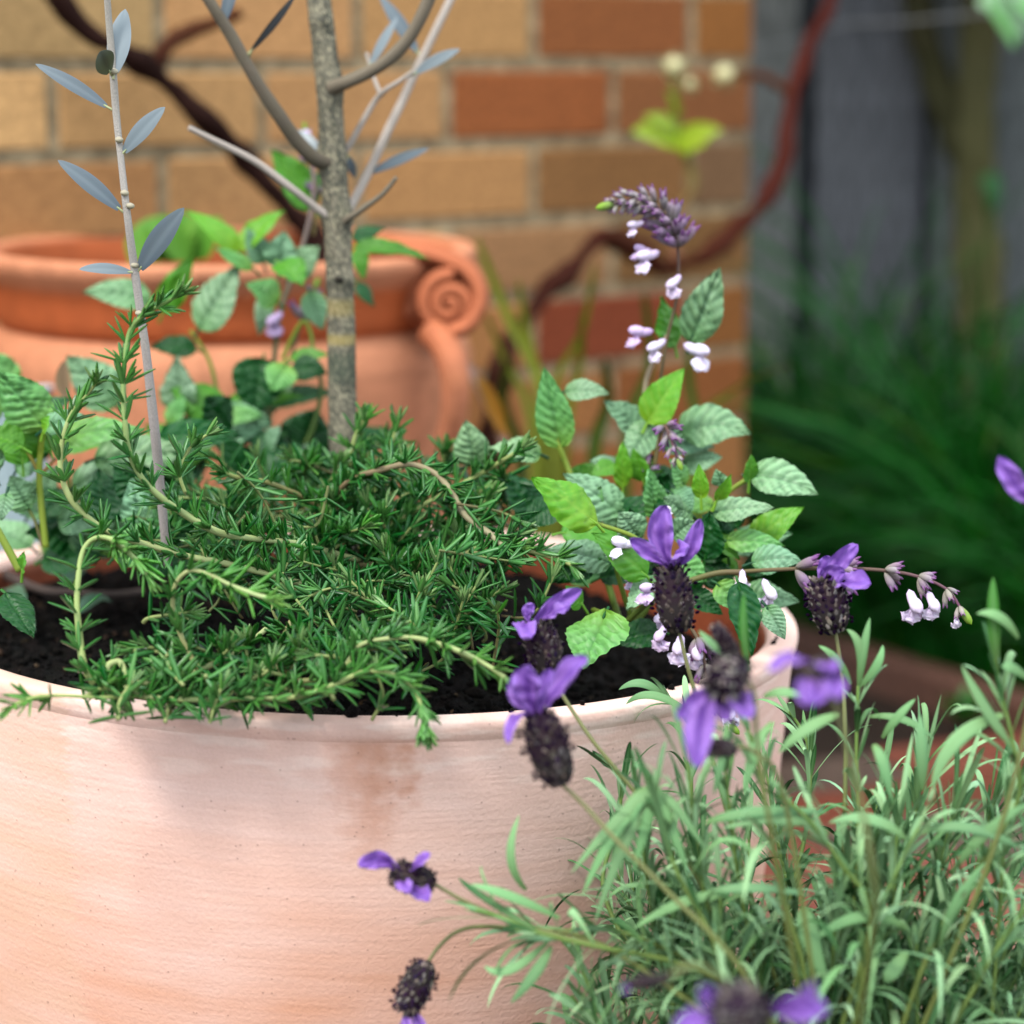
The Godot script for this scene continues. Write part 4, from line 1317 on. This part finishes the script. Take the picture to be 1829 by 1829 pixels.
	sage_stem(e, [[500, 1000, 1.8], [520, 860, 1.8], [560, 760, 1.8], [574, 690, 1.8], [560, 640, 1.8]], 0.0026, 0.0014, green, A(80, 110, 66, 0.5))
	sage_stem(e, [[505, 640, 1.8], [540, 575, 1.79], [556, 600, 1.79], [558, 640, 1.79]], 0.0018, 0.0014, lime, green)
	for q in [
		[430, 448, 332, 376, 46, "y", 1.82, 18], [428, 446, 510, 376, 46, "y", 1.82, 16], [560, 372, 484, 268, 66, "b", 1.84, 6], [540, 352, 600, 300, 40, "d", 1.86, 6], [632, 440, 768, 464, 32, "b", 1.8, 18], [628, 425, 690, 410, 30, "d", 1.82, 10],
		[640, 440, 650, 500, 26, "b", 1.82, 0], [470, 470, 440, 408, 46, "g", 1.82, 4], [500, 480, 508, 412, 52, "g", 1.8, 4], [520, 490, 572, 440, 50, "g", 1.8, 8], [500, 470, 540, 512, 52, "b", 1.78, 12, 0.02], [452, 480, 382, 442, 24, "l", 1.79, 4],
		[355, 588, 428, 474, 76, "g", 1.8, 6], [270, 540, 148, 522, 52, "g", 1.8, 18], [290, 560, 346, 458, 44, "b", 1.82, 14], [496, 540, 440, 508, 60, "l", 1.79, 12], [552, 520, 576, 590, 40, "g", 1.8, 4], [480, 520, 462, 600, 30, "g", 1.83, 2],
		[470, 640, 452, 742, 84, "d", 1.8, 4], [512, 652, 486, 700, 50, "l", 1.77, 6, 0.015], [520, 660, 584, 668, 44, "d", 1.78, 14], [520, 640, 588, 634, 26, "b", 1.79, 8], [540, 800, 566, 730, 84, "d", 1.81, 4], [500, 780, 450, 830, 70, "d", 1.78, 8],
		[400, 742, 304, 694, 66, "b", 1.8, 10], [320, 742, 318, 636, 66, "g", 1.8, 4], [210, 726, 118, 636, 76, "g", 1.77, 12], [400, 745, 470, 742, 32, "l", 1.78, 8], [352, 625, 268, 622, 40, "d", 1.82, 14], [300, 760, 330, 705, 40, "l", 1.79, 4],
		[480, 720, 420, 700, 46, "d", 1.81, 6], [470, 800, 500, 760, 40, "g", 1.78, 4], [430, 760, 470, 800, 50, "d", 1.82, 6], [460, 850, 400, 800, 60, "d", 1.8, 8], [330, 850, 380, 790, 60, "d", 1.82, 6],
		[640, 505, 668, 548, 26, "d", 1.84, 2],
	]:
		q[4] *= 1.14
		sage_leaf(e, q)
	spike(e, [[560, 420, 1.84], [566, 340, 1.84], [552, 285, 1.835], [546, 240, 1.83]], 0.3, 3, 0.012, 0.0012, Vector3(-0.2, 0, 0))
	spike(e, [[520, 640, 1.83], [536, 580, 1.83], [560, 520, 1.83]], 0.6, 2, 0.014, 0.0016, Vector3(0, 0, 0))
	blooms(e, [[552, 262, -0.3, -1.0, 1.83, 40, 0.5], [500, 560, -0.6, 0.8, 1.82, 44, 0.8]])
	var l := root("sage_plant", "low sage with quilted pale leaves at the pot's left edge", "plant", "sage plants in the terracotta pot")
	sage_stem(l, [[82, 978, 1.62], [74, 905, 1.62], [70, 850, 1.62], [74, 790, 1.62], [78, 762, 1.62]], 0.0024, 0.002, lime, A(150, 166, 40, 0.58))
	sage_stem(l, [[72, 850, 1.62], [52, 812, 1.62], [40, 800, 1.62]], 0.0013, 0.0011, A(150, 120, 60, 0.55), lime)
	sage_stem(l, [[72, 850, 1.62], [92, 826, 1.62], [100, 818, 1.62]], 0.0013, 0.0011, A(150, 120, 60, 0.55), brown)
	sage_stem(l, [[76, 975, 1.62], [62, 930, 1.62], [46, 902, 1.62]], 0.0012, 0.001, brown, green)
	sage_stem(l, [[36, 1020, 1.56], [0, 955, 1.56], [-30, 900, 1.56]], 0.0028, 0.0022, lime, lime)
	sage_stem(l, [[130, 900, 1.7], [112, 800, 1.7], [120, 760, 1.7], [140, 740, 1.7]], 0.002, 0.0014, green, A(180, 190, 130, 0.58))
	for q in [
		[80, 766, -4, 664, 88, "l", 1.61, 14, 0.012], [78, 768, 152, 742, 44, "g", 1.6, 12], [40, 800, -30, 778, 56, "b", 1.6, 14], [52, 908, 18, 850, 66, "g", 1.62, 4], [100, 800, 230, 782, 46, "b", 1.68, 14], [130, 872, 246, 822, 62, "g", 1.67, 14],
		[75, 745, 10, 740, 40, "d", 1.66, 8], [-10, 850, -60, 780, 70, "g", 1.6, 6], [12, 880, 2, 930, 36, "g", 1.57, 2], [60, 745, 130, 712, 44, "d", 1.7, 8], [78, 770, 88, 742, 26, "y", 1.59, 2], [-20, 760, -60, 640, 80, "l", 1.75, 10], [20, 700, -40, 620, 70, "l", 1.78, 8],
		[10, 1060, 60, 1140, 60, "d", 1.5, 8, 0.02], [40, 1020, 44, 985, 30, "b", 1.55, 2],
	]:
		sage_leaf(l, q)
	fill_leaves(l, 15, 90, 330, 870, 1000, 1.6, 1.74, 68, ["d", "d", "g", "l"])
	fill_leaves(l, 18, 10, 330, 930, 1005, 1.68, 1.86, 70, ["d", "d", "l", "d", "g"])
	fill_leaves(l, 14, 0, 280, 770, 930, 1.62, 1.76, 74, ["d", "g", "b", "d", "l"])
	var br := Mb.new()
	blade(br, P(120, 712, 1.75), P(106, 680, 1.75), P(117, 642, 1.75), Vector3(0, 0, 1), 26 * 1.75 / F, {"rows": 10, "cols": 5, "shape": 1, "cup": 0.2, "top": A(134, 108, 78, 0.55), "rib": A(110, 86, 60, 0.55)})
	tag(obj("leaf", br, M.leaf, l), "dry brown leaf standing upright")
	fill_leaves(e, 12, 330, 590, 770, 900, 1.76, 1.86, 78, ["d", "d", "b", "d", "g"])
	fill_leaves(e, 4, 250, 580, 660, 780, 1.8, 1.88, 70, ["d", "g", "b", "d"])


# ---------------------------------------------------------------- lavender
var lav_parts := 0


func lav_leaf(t: Node3D, fol: Mb, a: Vector3, k: Vector3, b: Vector3, nrm: Vector3, w: float, tone: float, lone: bool) -> void:
	var top := vary(A(116, 158, 106, 0.58).lerp(A(188, 214, 178, 0.74), tone), 0.2)
	if rng.randf() < 0.22:
		top = vary(A(62, 118, 66, 0.46), 0.2)
	var o := {"rows": 9, "cols": 5, "shape": 1, "fold": 0.2, "cup": -0.35, "roll": rng.randfn(0, 0.45), "top": top, "rib": top.lerp(A(176, 206, 160, 0.56), 0.35), "edge": top * 0.85, "base": A(140, 172, 110, 0.5)}
	if lone and lav_parts < 298:
		lav_parts += 1
		var m := Mb.new()
		blade(m, a, k, b, nrm, w, o)
		obj("leaf", m, M.lavender, t)
	else:
		blade(fol, a, k, b, nrm, w, o)


func lav_shoot(t: Node3D, stem: Mb, fol: Mb, p: PackedVector3Array, r0: float, r1: float, from: float, step: float, size: float, lone: bool) -> void:
	tube(stem, p, r0, r1, A(116, 128, 62, 0.54), A(140, 172, 96, 0.56), 7)
	var total := 0.0
	for i in p.size() - 1:
		total += p[i].distance_to(p[i + 1])
	var gone := 0.0
	var next := from * total
	var turn := rng.randf() * TAU
	for i in p.size() - 1:
		var seg := p[i].distance_to(p[i + 1])
		while next < gone + seg:
			var u := next / total
			var at := p[i].lerp(p[i + 1], (next - gone) / seg)
			var tg := (p[i + 1] - p[i]).normalized()
			var s := tg.cross(Vector3(0.21, 0.33, 0.93)).normalized()
			turn += PI / 2.0 + rng.randfn(0, 0.2)
			for k in 2:
				var side := s.rotated(tg, turn + PI * k + rng.randfn(0, 0.25))
				var spread := lerpf(1.25, 0.4, smoothstep(0.6, 1.0, u)) + rng.randfn(0, 0.2)
				var dir := (tg * cos(spread) + side * sin(spread)).normalized()
				var l := size * rng.randf_range(0.7, 1.25) * lerpf(1.0, 0.6, smoothstep(0.8, 1.0, u))
				var b := at + dir * l + Vector3(0, -l * rng.randf_range(0.0, 0.95) * sin(spread), 0)
				var kk := at + dir * l * 0.6 + tg * l * 0.2
				lav_leaf(t, fol, at, kk, b, (tg + Vector3(0, 0.4, 0.1)).normalized(), rng.randf_range(0.0032, 0.0046), rng.randf(), lone)
				if rng.randf() < 0.55:
					for e in 2:
						var d2 := (dir * 0.7 + tg * 0.8 + Vector3(rng.randfn(0, 0.3), rng.randfn(0, 0.2), rng.randfn(0, 0.3))).normalized()
						var l2 := l * rng.randf_range(0.3, 0.6)
						lav_leaf(t, fol, at, at + d2 * l2 * 0.55 + tg * l2 * 0.1, at + d2 * l2, tg, 0.003, rng.randf(), false)
			next += step * rng.randf_range(0.7, 1.3)
		gone += seg


# a flower head: a tight spike of dark scales from b to e and petals on its top
func head(t: Node3D, b: Vector3, e: Vector3, w: float, petals: Array, d: float, grey := 0.3, top_petals := true) -> void:
	var m := Mb.new()
	var ax := (e - b).normalized()
	var s := ax.cross(Vector3(0.25, 0.2, 1)).normalized()
	var l := b.distance_to(e)
	ellipsoid(m, b, e, w * 0.84, 0.95, s, A(62, 54, 52, 0.48), A(58, 46, 58, 0.48), 10, 14, 0.32)
	var rows := 14
	for i in rows:
		var u := 0.03 + 0.92 * i / (rows - 1)
		var r := w * 0.42 * pow(maxf(0.01, 4.0 * u * (1.0 - u)), 0.32)
		var n := 12
		for j in n:
			var a := TAU * (j + 0.5 * (i % 2)) / n + rng.randfn(0, 0.12)
			var o := s.rotated(ax, a)
			var p := b + ax * l * u + o * r * 0.85
			var dir := (ax * 0.85 + o * rng.randf_range(0.35, 0.75)).normalized()
			var c := vary(A(88, 76, 72, 0.48).lerp(A(168, 156, 150, 0.58), grey * rng.randf_range(0.3, 1.3)), 0.25)
			if rng.randf() < 0.4:
				c = vary(A(58, 40, 66, 0.5), 0.35)
			var sl := w * rng.randf_range(0.14, 0.21)
			ellipsoid(m, p - dir * sl * 0.3, p + dir * sl, sl * 0.62, 0.45, ax.cross(o), c * 0.6, c, 4, 6, 0.6, -0.4)
			if rng.randf() < 0.3:
				var q := p + (o * 0.8 + ax * 0.3).normalized() * sl * 0.6
				ellipsoid(m, q, q + (o + ax * 0.35).normalized() * sl * rng.randf_range(0.4, 0.75), sl * 0.42, 1.0, ax, A(36, 22, 44, 0.5), vary(A(26, 14, 34, 0.5), 0.4), 4, 6)
			for hh in (1 if rng.randf() < 0.5 else 0):
				var hp := p + dir * sl * rng.randf_range(0.1, 0.9) + o * sl * 0.12
				var hd := (o + Vector3(rng.randfn(0, 0.5), rng.randfn(0, 0.5), rng.randfn(0, 0.5))).normalized() * w * rng.randf_range(0.04, 0.08)
				tube(m, PackedVector3Array([hp, hp + hd * 0.5, hp + hd]), w * 0.006, w * 0.002, A(190, 180, 182, 0.55), A(190, 180, 182, 0.55), 3)
	var o2 := obj("flower_head", m, M.fuzz, t)
	for q in petals:
		# root x, y; bend x, y; tip x, y; width; nearer by; paleness
		var pm := Mb.new()
		var a := P(q[0], q[1], d)
		var k := P(q[2], q[3], d - q[7] * 0.7)
		var z := P(q[4], q[5], d - q[7])
		var c := A(144, 92, 190, 0.62).lerp(A(180, 138, 214, 0.64), q[8])
		var tg := (z - a).normalized()
		var nrm := Vector3(0, 0.25, 1) if absf(q[7]) < 0.012 else Vector3(0, 1, 0.6)
		blade(pm, a, k, z, nrm, q[6] * d / F, {"rows": 20, "cols": 11, "shape": 2, "wave": 0.24, "cup": 0.24, "streak": 0.8, "fold": 0.05, "top": c, "rib": A(98, 52, 150, 0.58), "edge": A(168, 132, 218, 0.64), "base": A(110, 66, 150, 0.58), "tip": A(150, 106, 206, 0.62)})
		obj("petal", pm, M.petal, o2)


func farther(d: float) -> float:
	return d + lerpf(0.1, 0.2, smoothstep(0.99, 1.1, d))


func back(rows: Array, least := 0.0) -> Array:
	return rows.map(func(r): return [r[0], r[1], maxf(farther(r[2]), least)])


func lavender() -> void:
	var t := root("lavender_bush", "grey-green lavender bush with purple-topped dark flower heads beside the pot", "plant")
	var fol := Mb.new()
	var crown := P(1490, 2300, 1.3)
	crown.y = 0.06
	var foot := Vector3(crown.x, 0.0, crown.z)
	var wood := Mb.new()
	for k in 9:
		var a := TAU * k / 9.0
		tube(wood, curve([foot + Vector3(cos(a) * 0.012, -0.01, sin(a) * 0.012), crown + Vector3(cos(a) * 0.03, 0, sin(a) * 0.03), crown + Vector3(cos(a) * 0.07, 0.09, sin(a) * 0.06)], 5), 0.006, 0.003, A(110, 92, 72, 0.5), A(120, 118, 72, 0.5), 8, 0.3)
	obj("woody_base", wood, M.bark, t)
	# traced shoots: path, leaf start, leaf size
	for q in [
		[[[1500, 1900, 1.08], [1360, 1790, 1.08], [1210, 1720, 1.09], [1060, 1690, 1.1], [960, 1665, 1.11], [900, 1640, 1.12], [850, 1625, 1.12]], 0.35, 0.04],
		[[[1450, 1900, 1.12], [1300, 1760, 1.13], [1180, 1690, 1.14], [1080, 1660, 1.15], [980, 1665, 1.15], [900, 1660, 1.15]], 0.4, 0.036],
		[[[1480, 2000, 1.02], [1330, 1800, 1.0], [1260, 1650, 1.0], [1210, 1560, 1.0], [1180, 1470, 1.0], [1165, 1410, 1.0]], 0.3, 0.046],
		[[[1560, 2000, 1.1], [1660, 1700, 1.12], [1780, 1500, 1.13], [1822, 1415, 1.13], [1810, 1330, 1.13], [1792, 1250, 1.13], [1778, 1176, 1.13]], 0.35, 0.036],
		[[[1500, 2000, 1.15], [1520, 1700, 1.17], [1532, 1500, 1.18], [1530, 1330, 1.19], [1533, 1225, 1.19]], 0.4, 0.03],
		[[[1480, 2000, 1.1], [1440, 1750, 1.11], [1395, 1580, 1.12], [1368, 1440, 1.12], [1345, 1330, 1.12], [1326, 1285, 1.12]], 0.3, 0.036],
		[[[1490, 2000, 1.06], [1520, 1850, 1.05], [1560, 1660, 1.05], [1600, 1560, 1.05], [1640, 1480, 1.05]], 0.35, 0.04],
		[[[1480, 2000, 1.03], [1500, 1850, 1.02], [1555, 1640, 1.02], [1500, 1540, 1.02], [1440, 1460, 1.02], [1390, 1420, 1.02]], 0.35, 0.04],
		[[[1600, 2000, 1.0], [1720, 1800, 0.99], [1790, 1680, 0.98], [1850, 1600, 0.98]], 0.3, 0.04],
		[[[1420, 2000, 1.2], [1290, 1700, 1.25], [1240, 1480, 1.27], [1235, 1350, 1.28], [1230, 1290, 1.28], [1200, 1255, 1.28]], 0.4, 0.034],
		[[[1440, 2000, 1.2], [1400, 1700, 1.24], [1440, 1480, 1.26], [1445, 1340, 1.27], [1410, 1270, 1.27]], 0.4, 0.036],
		[[[1440, 2000, 1.2], [1180, 1760, 1.22], [1080, 1600, 1.24], [1100, 1480, 1.25], [1110, 1400, 1.25], [1080, 1360, 1.25]], 0.4, 0.034],
	]:
		var s := Mb.new()
		lav_shoot(t, s, fol, trace(back(q[0], 1.31), 7), 0.0016, 0.0009, q[1], 0.014, q[2] * 1.35, true)
		obj("stem", s, M.stem, t)
	# the bushy mass
	var st := Mb.new()
	for i in 122:
		var x := rng.randf_range(1000, 1900)
		if x < 1260.0 and rng.randf() < 0.25:
			continue
		var ylow := 1290.0 + 330.0 * smoothstep(1230.0, 960.0, x) + 40.0 * smoothstep(1500.0, 1700.0, x)
		var y := ylow + (1900.0 - ylow) * pow(rng.randf(), 0.75)
		var d := rng.randf_range(1.33, 1.4 if x < 1060.0 else 1.5)
		var tip := P(x, y, d)
		var b := crown + Vector3(rng.randf_range(-0.08, 0.08), 0.08, rng.randf_range(-0.06, 0.06))
		var mid := b.lerp(tip, 0.55) + Vector3((tip.x - b.x) * 0.2, 0.01, (tip.z - b.z) * 0.25)
		lav_shoot(t, st, fol, curve([b, mid, tip], 9), 0.0014, 0.0008, clampf(1.0 - 0.11 / maxf(0.05, b.distance_to(tip)), 0.25, 0.8), 0.012, rng.randf_range(0.046, 0.078), false)
	tag(obj("shoots", st, M.stem, t), "", "", "stuff")
	# single leaves that stand out: base, bend, tip, width, distance
	for q in [
		[1781, 1176, 1772, 1110, 1774, 1030, 30, 1.125], [1819, 1140, 1790, 1085, 1744, 1096, 24, 1.12], [1807, 1332, 1760, 1270, 1717, 1188, 30, 1.12], [1792, 1277, 1690, 1300, 1665, 1410, 34, 1.08], [1840, 1215, 1800, 1180, 1788, 1192, 24, 1.1],
		[1534, 1228, 1540, 1160, 1554, 1103, 20, 1.19], [1534, 1226, 1548, 1140, 1512, 1124, 20, 1.19], [1536, 1226, 1575, 1190, 1577, 1152, 20, 1.19], [1520, 1222, 1500, 1170, 1462, 1153, 18, 1.19], [1648, 1412, 1646, 1340, 1644, 1276, 28, 1.05], [1576, 1318, 1600, 1280, 1635, 1248, 20, 1.18],
		[1550, 1280, 1620, 1270, 1668, 1320, 18, 1.2], [1340, 1200, 1322, 1130, 1330, 1058, 22, 1.08], [1306, 1182, 1272, 1150, 1248, 1126, 20, 1.12], [1364, 1245, 1400, 1225, 1446, 1250, 22, 1.1], [1240, 1280, 1160, 1215, 1118, 1258, 20, 1.27], [1190, 1250, 1150, 1200, 1105, 1232, 20, 1.28],
		[1178, 1410, 1110, 1430, 1040, 1600, 32, 1.0], [1180, 1408, 1130, 1420, 1020, 1560, 26, 1.0], [1175, 1405, 1190, 1450, 1230, 1560, 28, 1.0], [1160, 1405, 1100, 1430, 1092, 1580, 26, 1.0], [1172, 1408, 1120, 1470, 1062, 1650, 26, 0.99], [1176, 1405, 1160, 1450, 1130, 1560, 24, 1.0], [1178, 1412, 1205, 1430, 1262, 1520, 22, 1.0], [1170, 1400, 1150, 1370, 1132, 1362, 18, 1.0], [1260, 1470, 1330, 1440, 1480, 1450, 26, 1.02], [1480, 1490, 1420, 1440, 1290, 1480, 26, 1.04], [1620, 1500, 1560, 1440, 1480, 1470, 26, 1.04], [1640, 1490, 1720, 1450, 1830, 1520, 24, 1.04], [1700, 1560, 1760, 1470, 1850, 1430, 26, 1.05], [1300, 1600, 1230, 1590, 1130, 1660, 24, 1.02], [1250, 1600, 1330, 1570, 1450, 1600, 22, 1.02], [1620, 1660, 1540, 1600, 1440, 1690, 26, 1.0], [1680, 1690, 1700, 1610, 1760, 1540, 26, 1.0], [940, 1590, 890, 1540, 928, 1455, 22, 1.14], [1000, 1640, 900, 1590, 840, 1580, 22, 1.12], [980, 1680, 900, 1760, 865, 1725, 22, 1.13], [985, 1690, 960, 1740, 912, 1792, 26, 1.12],
		[1300, 1290, 1290, 1360, 1275, 1420, 20, 1.1], [1440, 1620, 1430, 1640, 1478, 1760, 46, 0.97], [1620, 1700, 1590, 1740, 1580, 1755, 34, 0.98], [1380, 1290, 1340, 1330, 1330, 1420, 28, 1.06], [1500, 1275, 1440, 1290, 1390, 1345, 30, 1.06], [1560, 1330, 1580, 1350, 1592, 1430, 26, 1.08],
	]:
		var m := Mb.new()
		var d: float = q[7]
		d = q[8] if q.size() > 8 else d
		d = maxf(farther(d), 1.32)
		var top := vary(A(142, 180, 134, 0.66), 0.18)
		if q[0] == 1340 or q[0] == 1781:
			top = A(78, 146, 56, 0.54)
		blade(m, P(q[0], q[1], d), P(q[2], q[3], d - 0.012), P(q[4], q[5], d - 0.004), Vector3(rng.randfn(0, 0.25), 0.5, 0.85), 0.8 * q[6] * d / F, {"rows": 14, "cols": 7, "shape": 1, "fold": 0.2, "cup": -0.3, "top": top, "rib": top.lerp(A(176, 206, 160, 0.56), 0.4), "edge": top * 0.85, "base": A(140, 172, 110, 0.5)})
		obj("leaf", m, M.lavender, t)
	# flower stalks
	for q in [
		[[1005, 1402, 1.1], [1045, 1440, 1.1], [1100, 1500, 1.09], [1195, 1595, 1.08], [1330, 1740, 1.07], [1470, 2000, 1.08]], [[982, 1205, 1.2], [1010, 1250, 1.2], [1060, 1325, 1.19], [1130, 1410, 1.18], [1230, 1540, 1.16], [1420, 1950, 1.12]],
		[[1213, 1128, 1.22], [1228, 1190, 1.22], [1245, 1250, 1.22], [1290, 1420, 1.2], [1400, 1800, 1.16]], [[1492, 1128, 1.23], [1502, 1190, 1.23], [1508, 1260, 1.22], [1510, 1400, 1.2], [1500, 1800, 1.16]], [[1312, 1188, 1.06], [1345, 1235, 1.06], [1352, 1320, 1.06], [1380, 1500, 1.06], [1450, 1900, 1.08]],
		[[1478, 1222, 1.02], [1500, 1285, 1.02], [1530, 1400, 1.02], [1560, 1560, 1.02], [1558, 1660, 1.03], [1520, 1950, 1.06]], [[778, 1580, 1.13], [830, 1610, 1.13], [900, 1640, 1.13], [1000, 1672, 1.12], [1130, 1720, 1.11], [1450, 1950, 1.1]], [[766, 1716, 1.15], [785, 1690, 1.15], [815, 1665, 1.15], [860, 1655, 1.15], [940, 1662, 1.15], [1080, 1690, 1.14], [1400, 1900, 1.12]],
		[[1330, 1840, 0.96], [1370, 1900, 0.97], [1450, 2050, 1.0]], [[1860, 905, 1.1], [1870, 1000, 1.1], [1850, 1200, 1.1], [1780, 1500, 1.1], [1600, 1950, 1.1]], [[1312, 1336, 1.08], [1345, 1342, 1.08], [1400, 1420, 1.08], [1460, 1800, 1.08]], [[1195, 1745, 1.0], [1260, 1730, 1.0], [1400, 1850, 1.02]],
	]:
		var m := Mb.new()
		tube(m, trace(back(q), 7), 0.0011, 0.0014, A(136, 134, 92, 0.55), A(120, 132, 66, 0.54), 8)
		obj("stalk", m, M.stem, t)
	# flower heads: foot, top, width, distance, greyness, petals
	for q in [
		[1003, 1405, 958, 1272, 88, 1.1, 0.3, [[958, 1275, 930, 1220, 946, 1190, 56, 0.01, 0.3], [966, 1275, 1000, 1215, 1048, 1172, 48, 0.012, 0.45], [950, 1278, 905, 1268, 908, 1330, 22, 0.02, 0.5], [948, 1272, 912, 1250, 918, 1205, 30, 0.0, 0.6], [962, 1272, 970, 1230, 985, 1195, 34, -0.01, 0.2]]],
		[985, 1208, 958, 1112, 74, 1.2, 0.2, [[950, 1118, 985, 1080, 1040, 1052, 34, 0.006, 0.2], [962, 1112, 1000, 1090, 1018, 1082, 32, 0.012, 0.6], [945, 1122, 925, 1105, 950, 1140, 46, 0.02, 0.35], [945, 1110, 935, 1090, 955, 1080, 24, 0.0, 0.3]]],
		[1213, 1132, 1196, 1012, 80, 1.22, 0.18, [[1198, 1012, 1165, 955, 1190, 902, 50, 0.004, 0.25], [1206, 1012, 1235, 990, 1251, 926, 34, 0.006, 0.2], [1192, 1012, 1160, 985, 1124, 962, 32, 0.006, 0.25], [1202, 1015, 1205, 985, 1232, 978, 42, 0.014, 0.1]]],
		[1493, 1132, 1468, 1032, 80, 1.23, 0.75, [[1470, 1036, 1495, 1005, 1532, 972, 36, 0.004, 0.3], [1474, 1040, 1510, 1040, 1556, 1042, 52, 0.012, 0.35], [1464, 1034, 1470, 1010, 1486, 996, 30, -0.004, 0.3], [1468, 1040, 1480, 1025, 1510, 1022, 40, 0.008, 0.2]]],
		[1318, 1178, 1284, 1232, 88, 1.06, 0.95, [[1282, 1228, 1240, 1270, 1246, 1372, 58, 0.016, 0.55], [1275, 1225, 1240, 1245, 1210, 1285, 36, 0.01, 0.3], [1292, 1228, 1320, 1240, 1340, 1285, 48, 0.014, 0.5], [1285, 1230, 1290, 1260, 1300, 1290, 36, 0.006, 0.5]]],
		[1478, 1226, 1452, 1196, 86, 1.02, 0.5, [[1450, 1190, 1420, 1160, 1372, 1200, 34, 0.016, 0.6], [1455, 1200, 1455, 1235, 1458, 1258, 56, 0.026, 0.45], [1470, 1200, 1495, 1215, 1492, 1250, 44, 0.024, 0.4], [1450, 1205, 1435, 1225, 1442, 1262, 40, 0.024, 0.4], [1465, 1196, 1475, 1180, 1490, 1200, 40, 0.02, 0.2]]],
		[778, 1582, 702, 1556, 64, 1.13, 0.12, [[715, 1560, 680, 1518, 640, 1548, 36, 0.01, 0.15], [722, 1562, 750, 1540, 768, 1524, 30, 0.014, 0.3], [728, 1572, 740, 1590, 768, 1608, 38, 0.016, 0.2], [718, 1568, 715, 1580, 735, 1592, 32, 0.02, 0.5]]],
		[764, 1716, 722, 1808, 68, 1.15, 0.6, [[732, 1800, 725, 1830, 715, 1865, 22, 0.004, 0.6], [738, 1802, 745, 1825, 762, 1850, 24, 0.006, 0.7], [726, 1800, 722, 1820, 735, 1860, 18, 0.01, 0.6]]],
		[1325, 1832, 1318, 1788, 110, 0.96, 0.9, [[1300, 1800, 1262, 1785, 1258, 1760, 40, 0.01, 0.4], [1290, 1812, 1250, 1815, 1205, 1850, 50, 0.012, 0.35], [1362, 1808, 1420, 1790, 1478, 1806, 56, 0.008, 0.25], [1410, 1806, 1435, 1790, 1456, 1752, 26, 0.008, 0.45]]],
		[1862, 910, 1850, 880, 60, 1.1, 0.3, [[1848, 900, 1815, 880, 1784, 814, 44, 0.006, 0.4], [1856, 885, 1850, 850, 1870, 820, 36, 0.0, 0.3]]],
		[1314, 1338, 1262, 1334, 40, 1.08, 0.9, []], [1200, 1746, 1112, 1760, 34, 1.0, 0.5, [[1130, 1757, 1122, 1765, 1108, 1768, 14, 0.004, 0.4]]], [1318, 1178, 1276, 1118, 36, 1.1, 0.95, []],
	]:
		var d := farther(q[5])
		head(t, P(q[0], q[1], d), P(q[2], q[3], d - (0.012 if q[6] > 0.85 else 0.0)), q[4] * d / F, q[7], d, q[6])
	tag(obj("foliage", fol, M.lavender, t), "", "", "stuff")
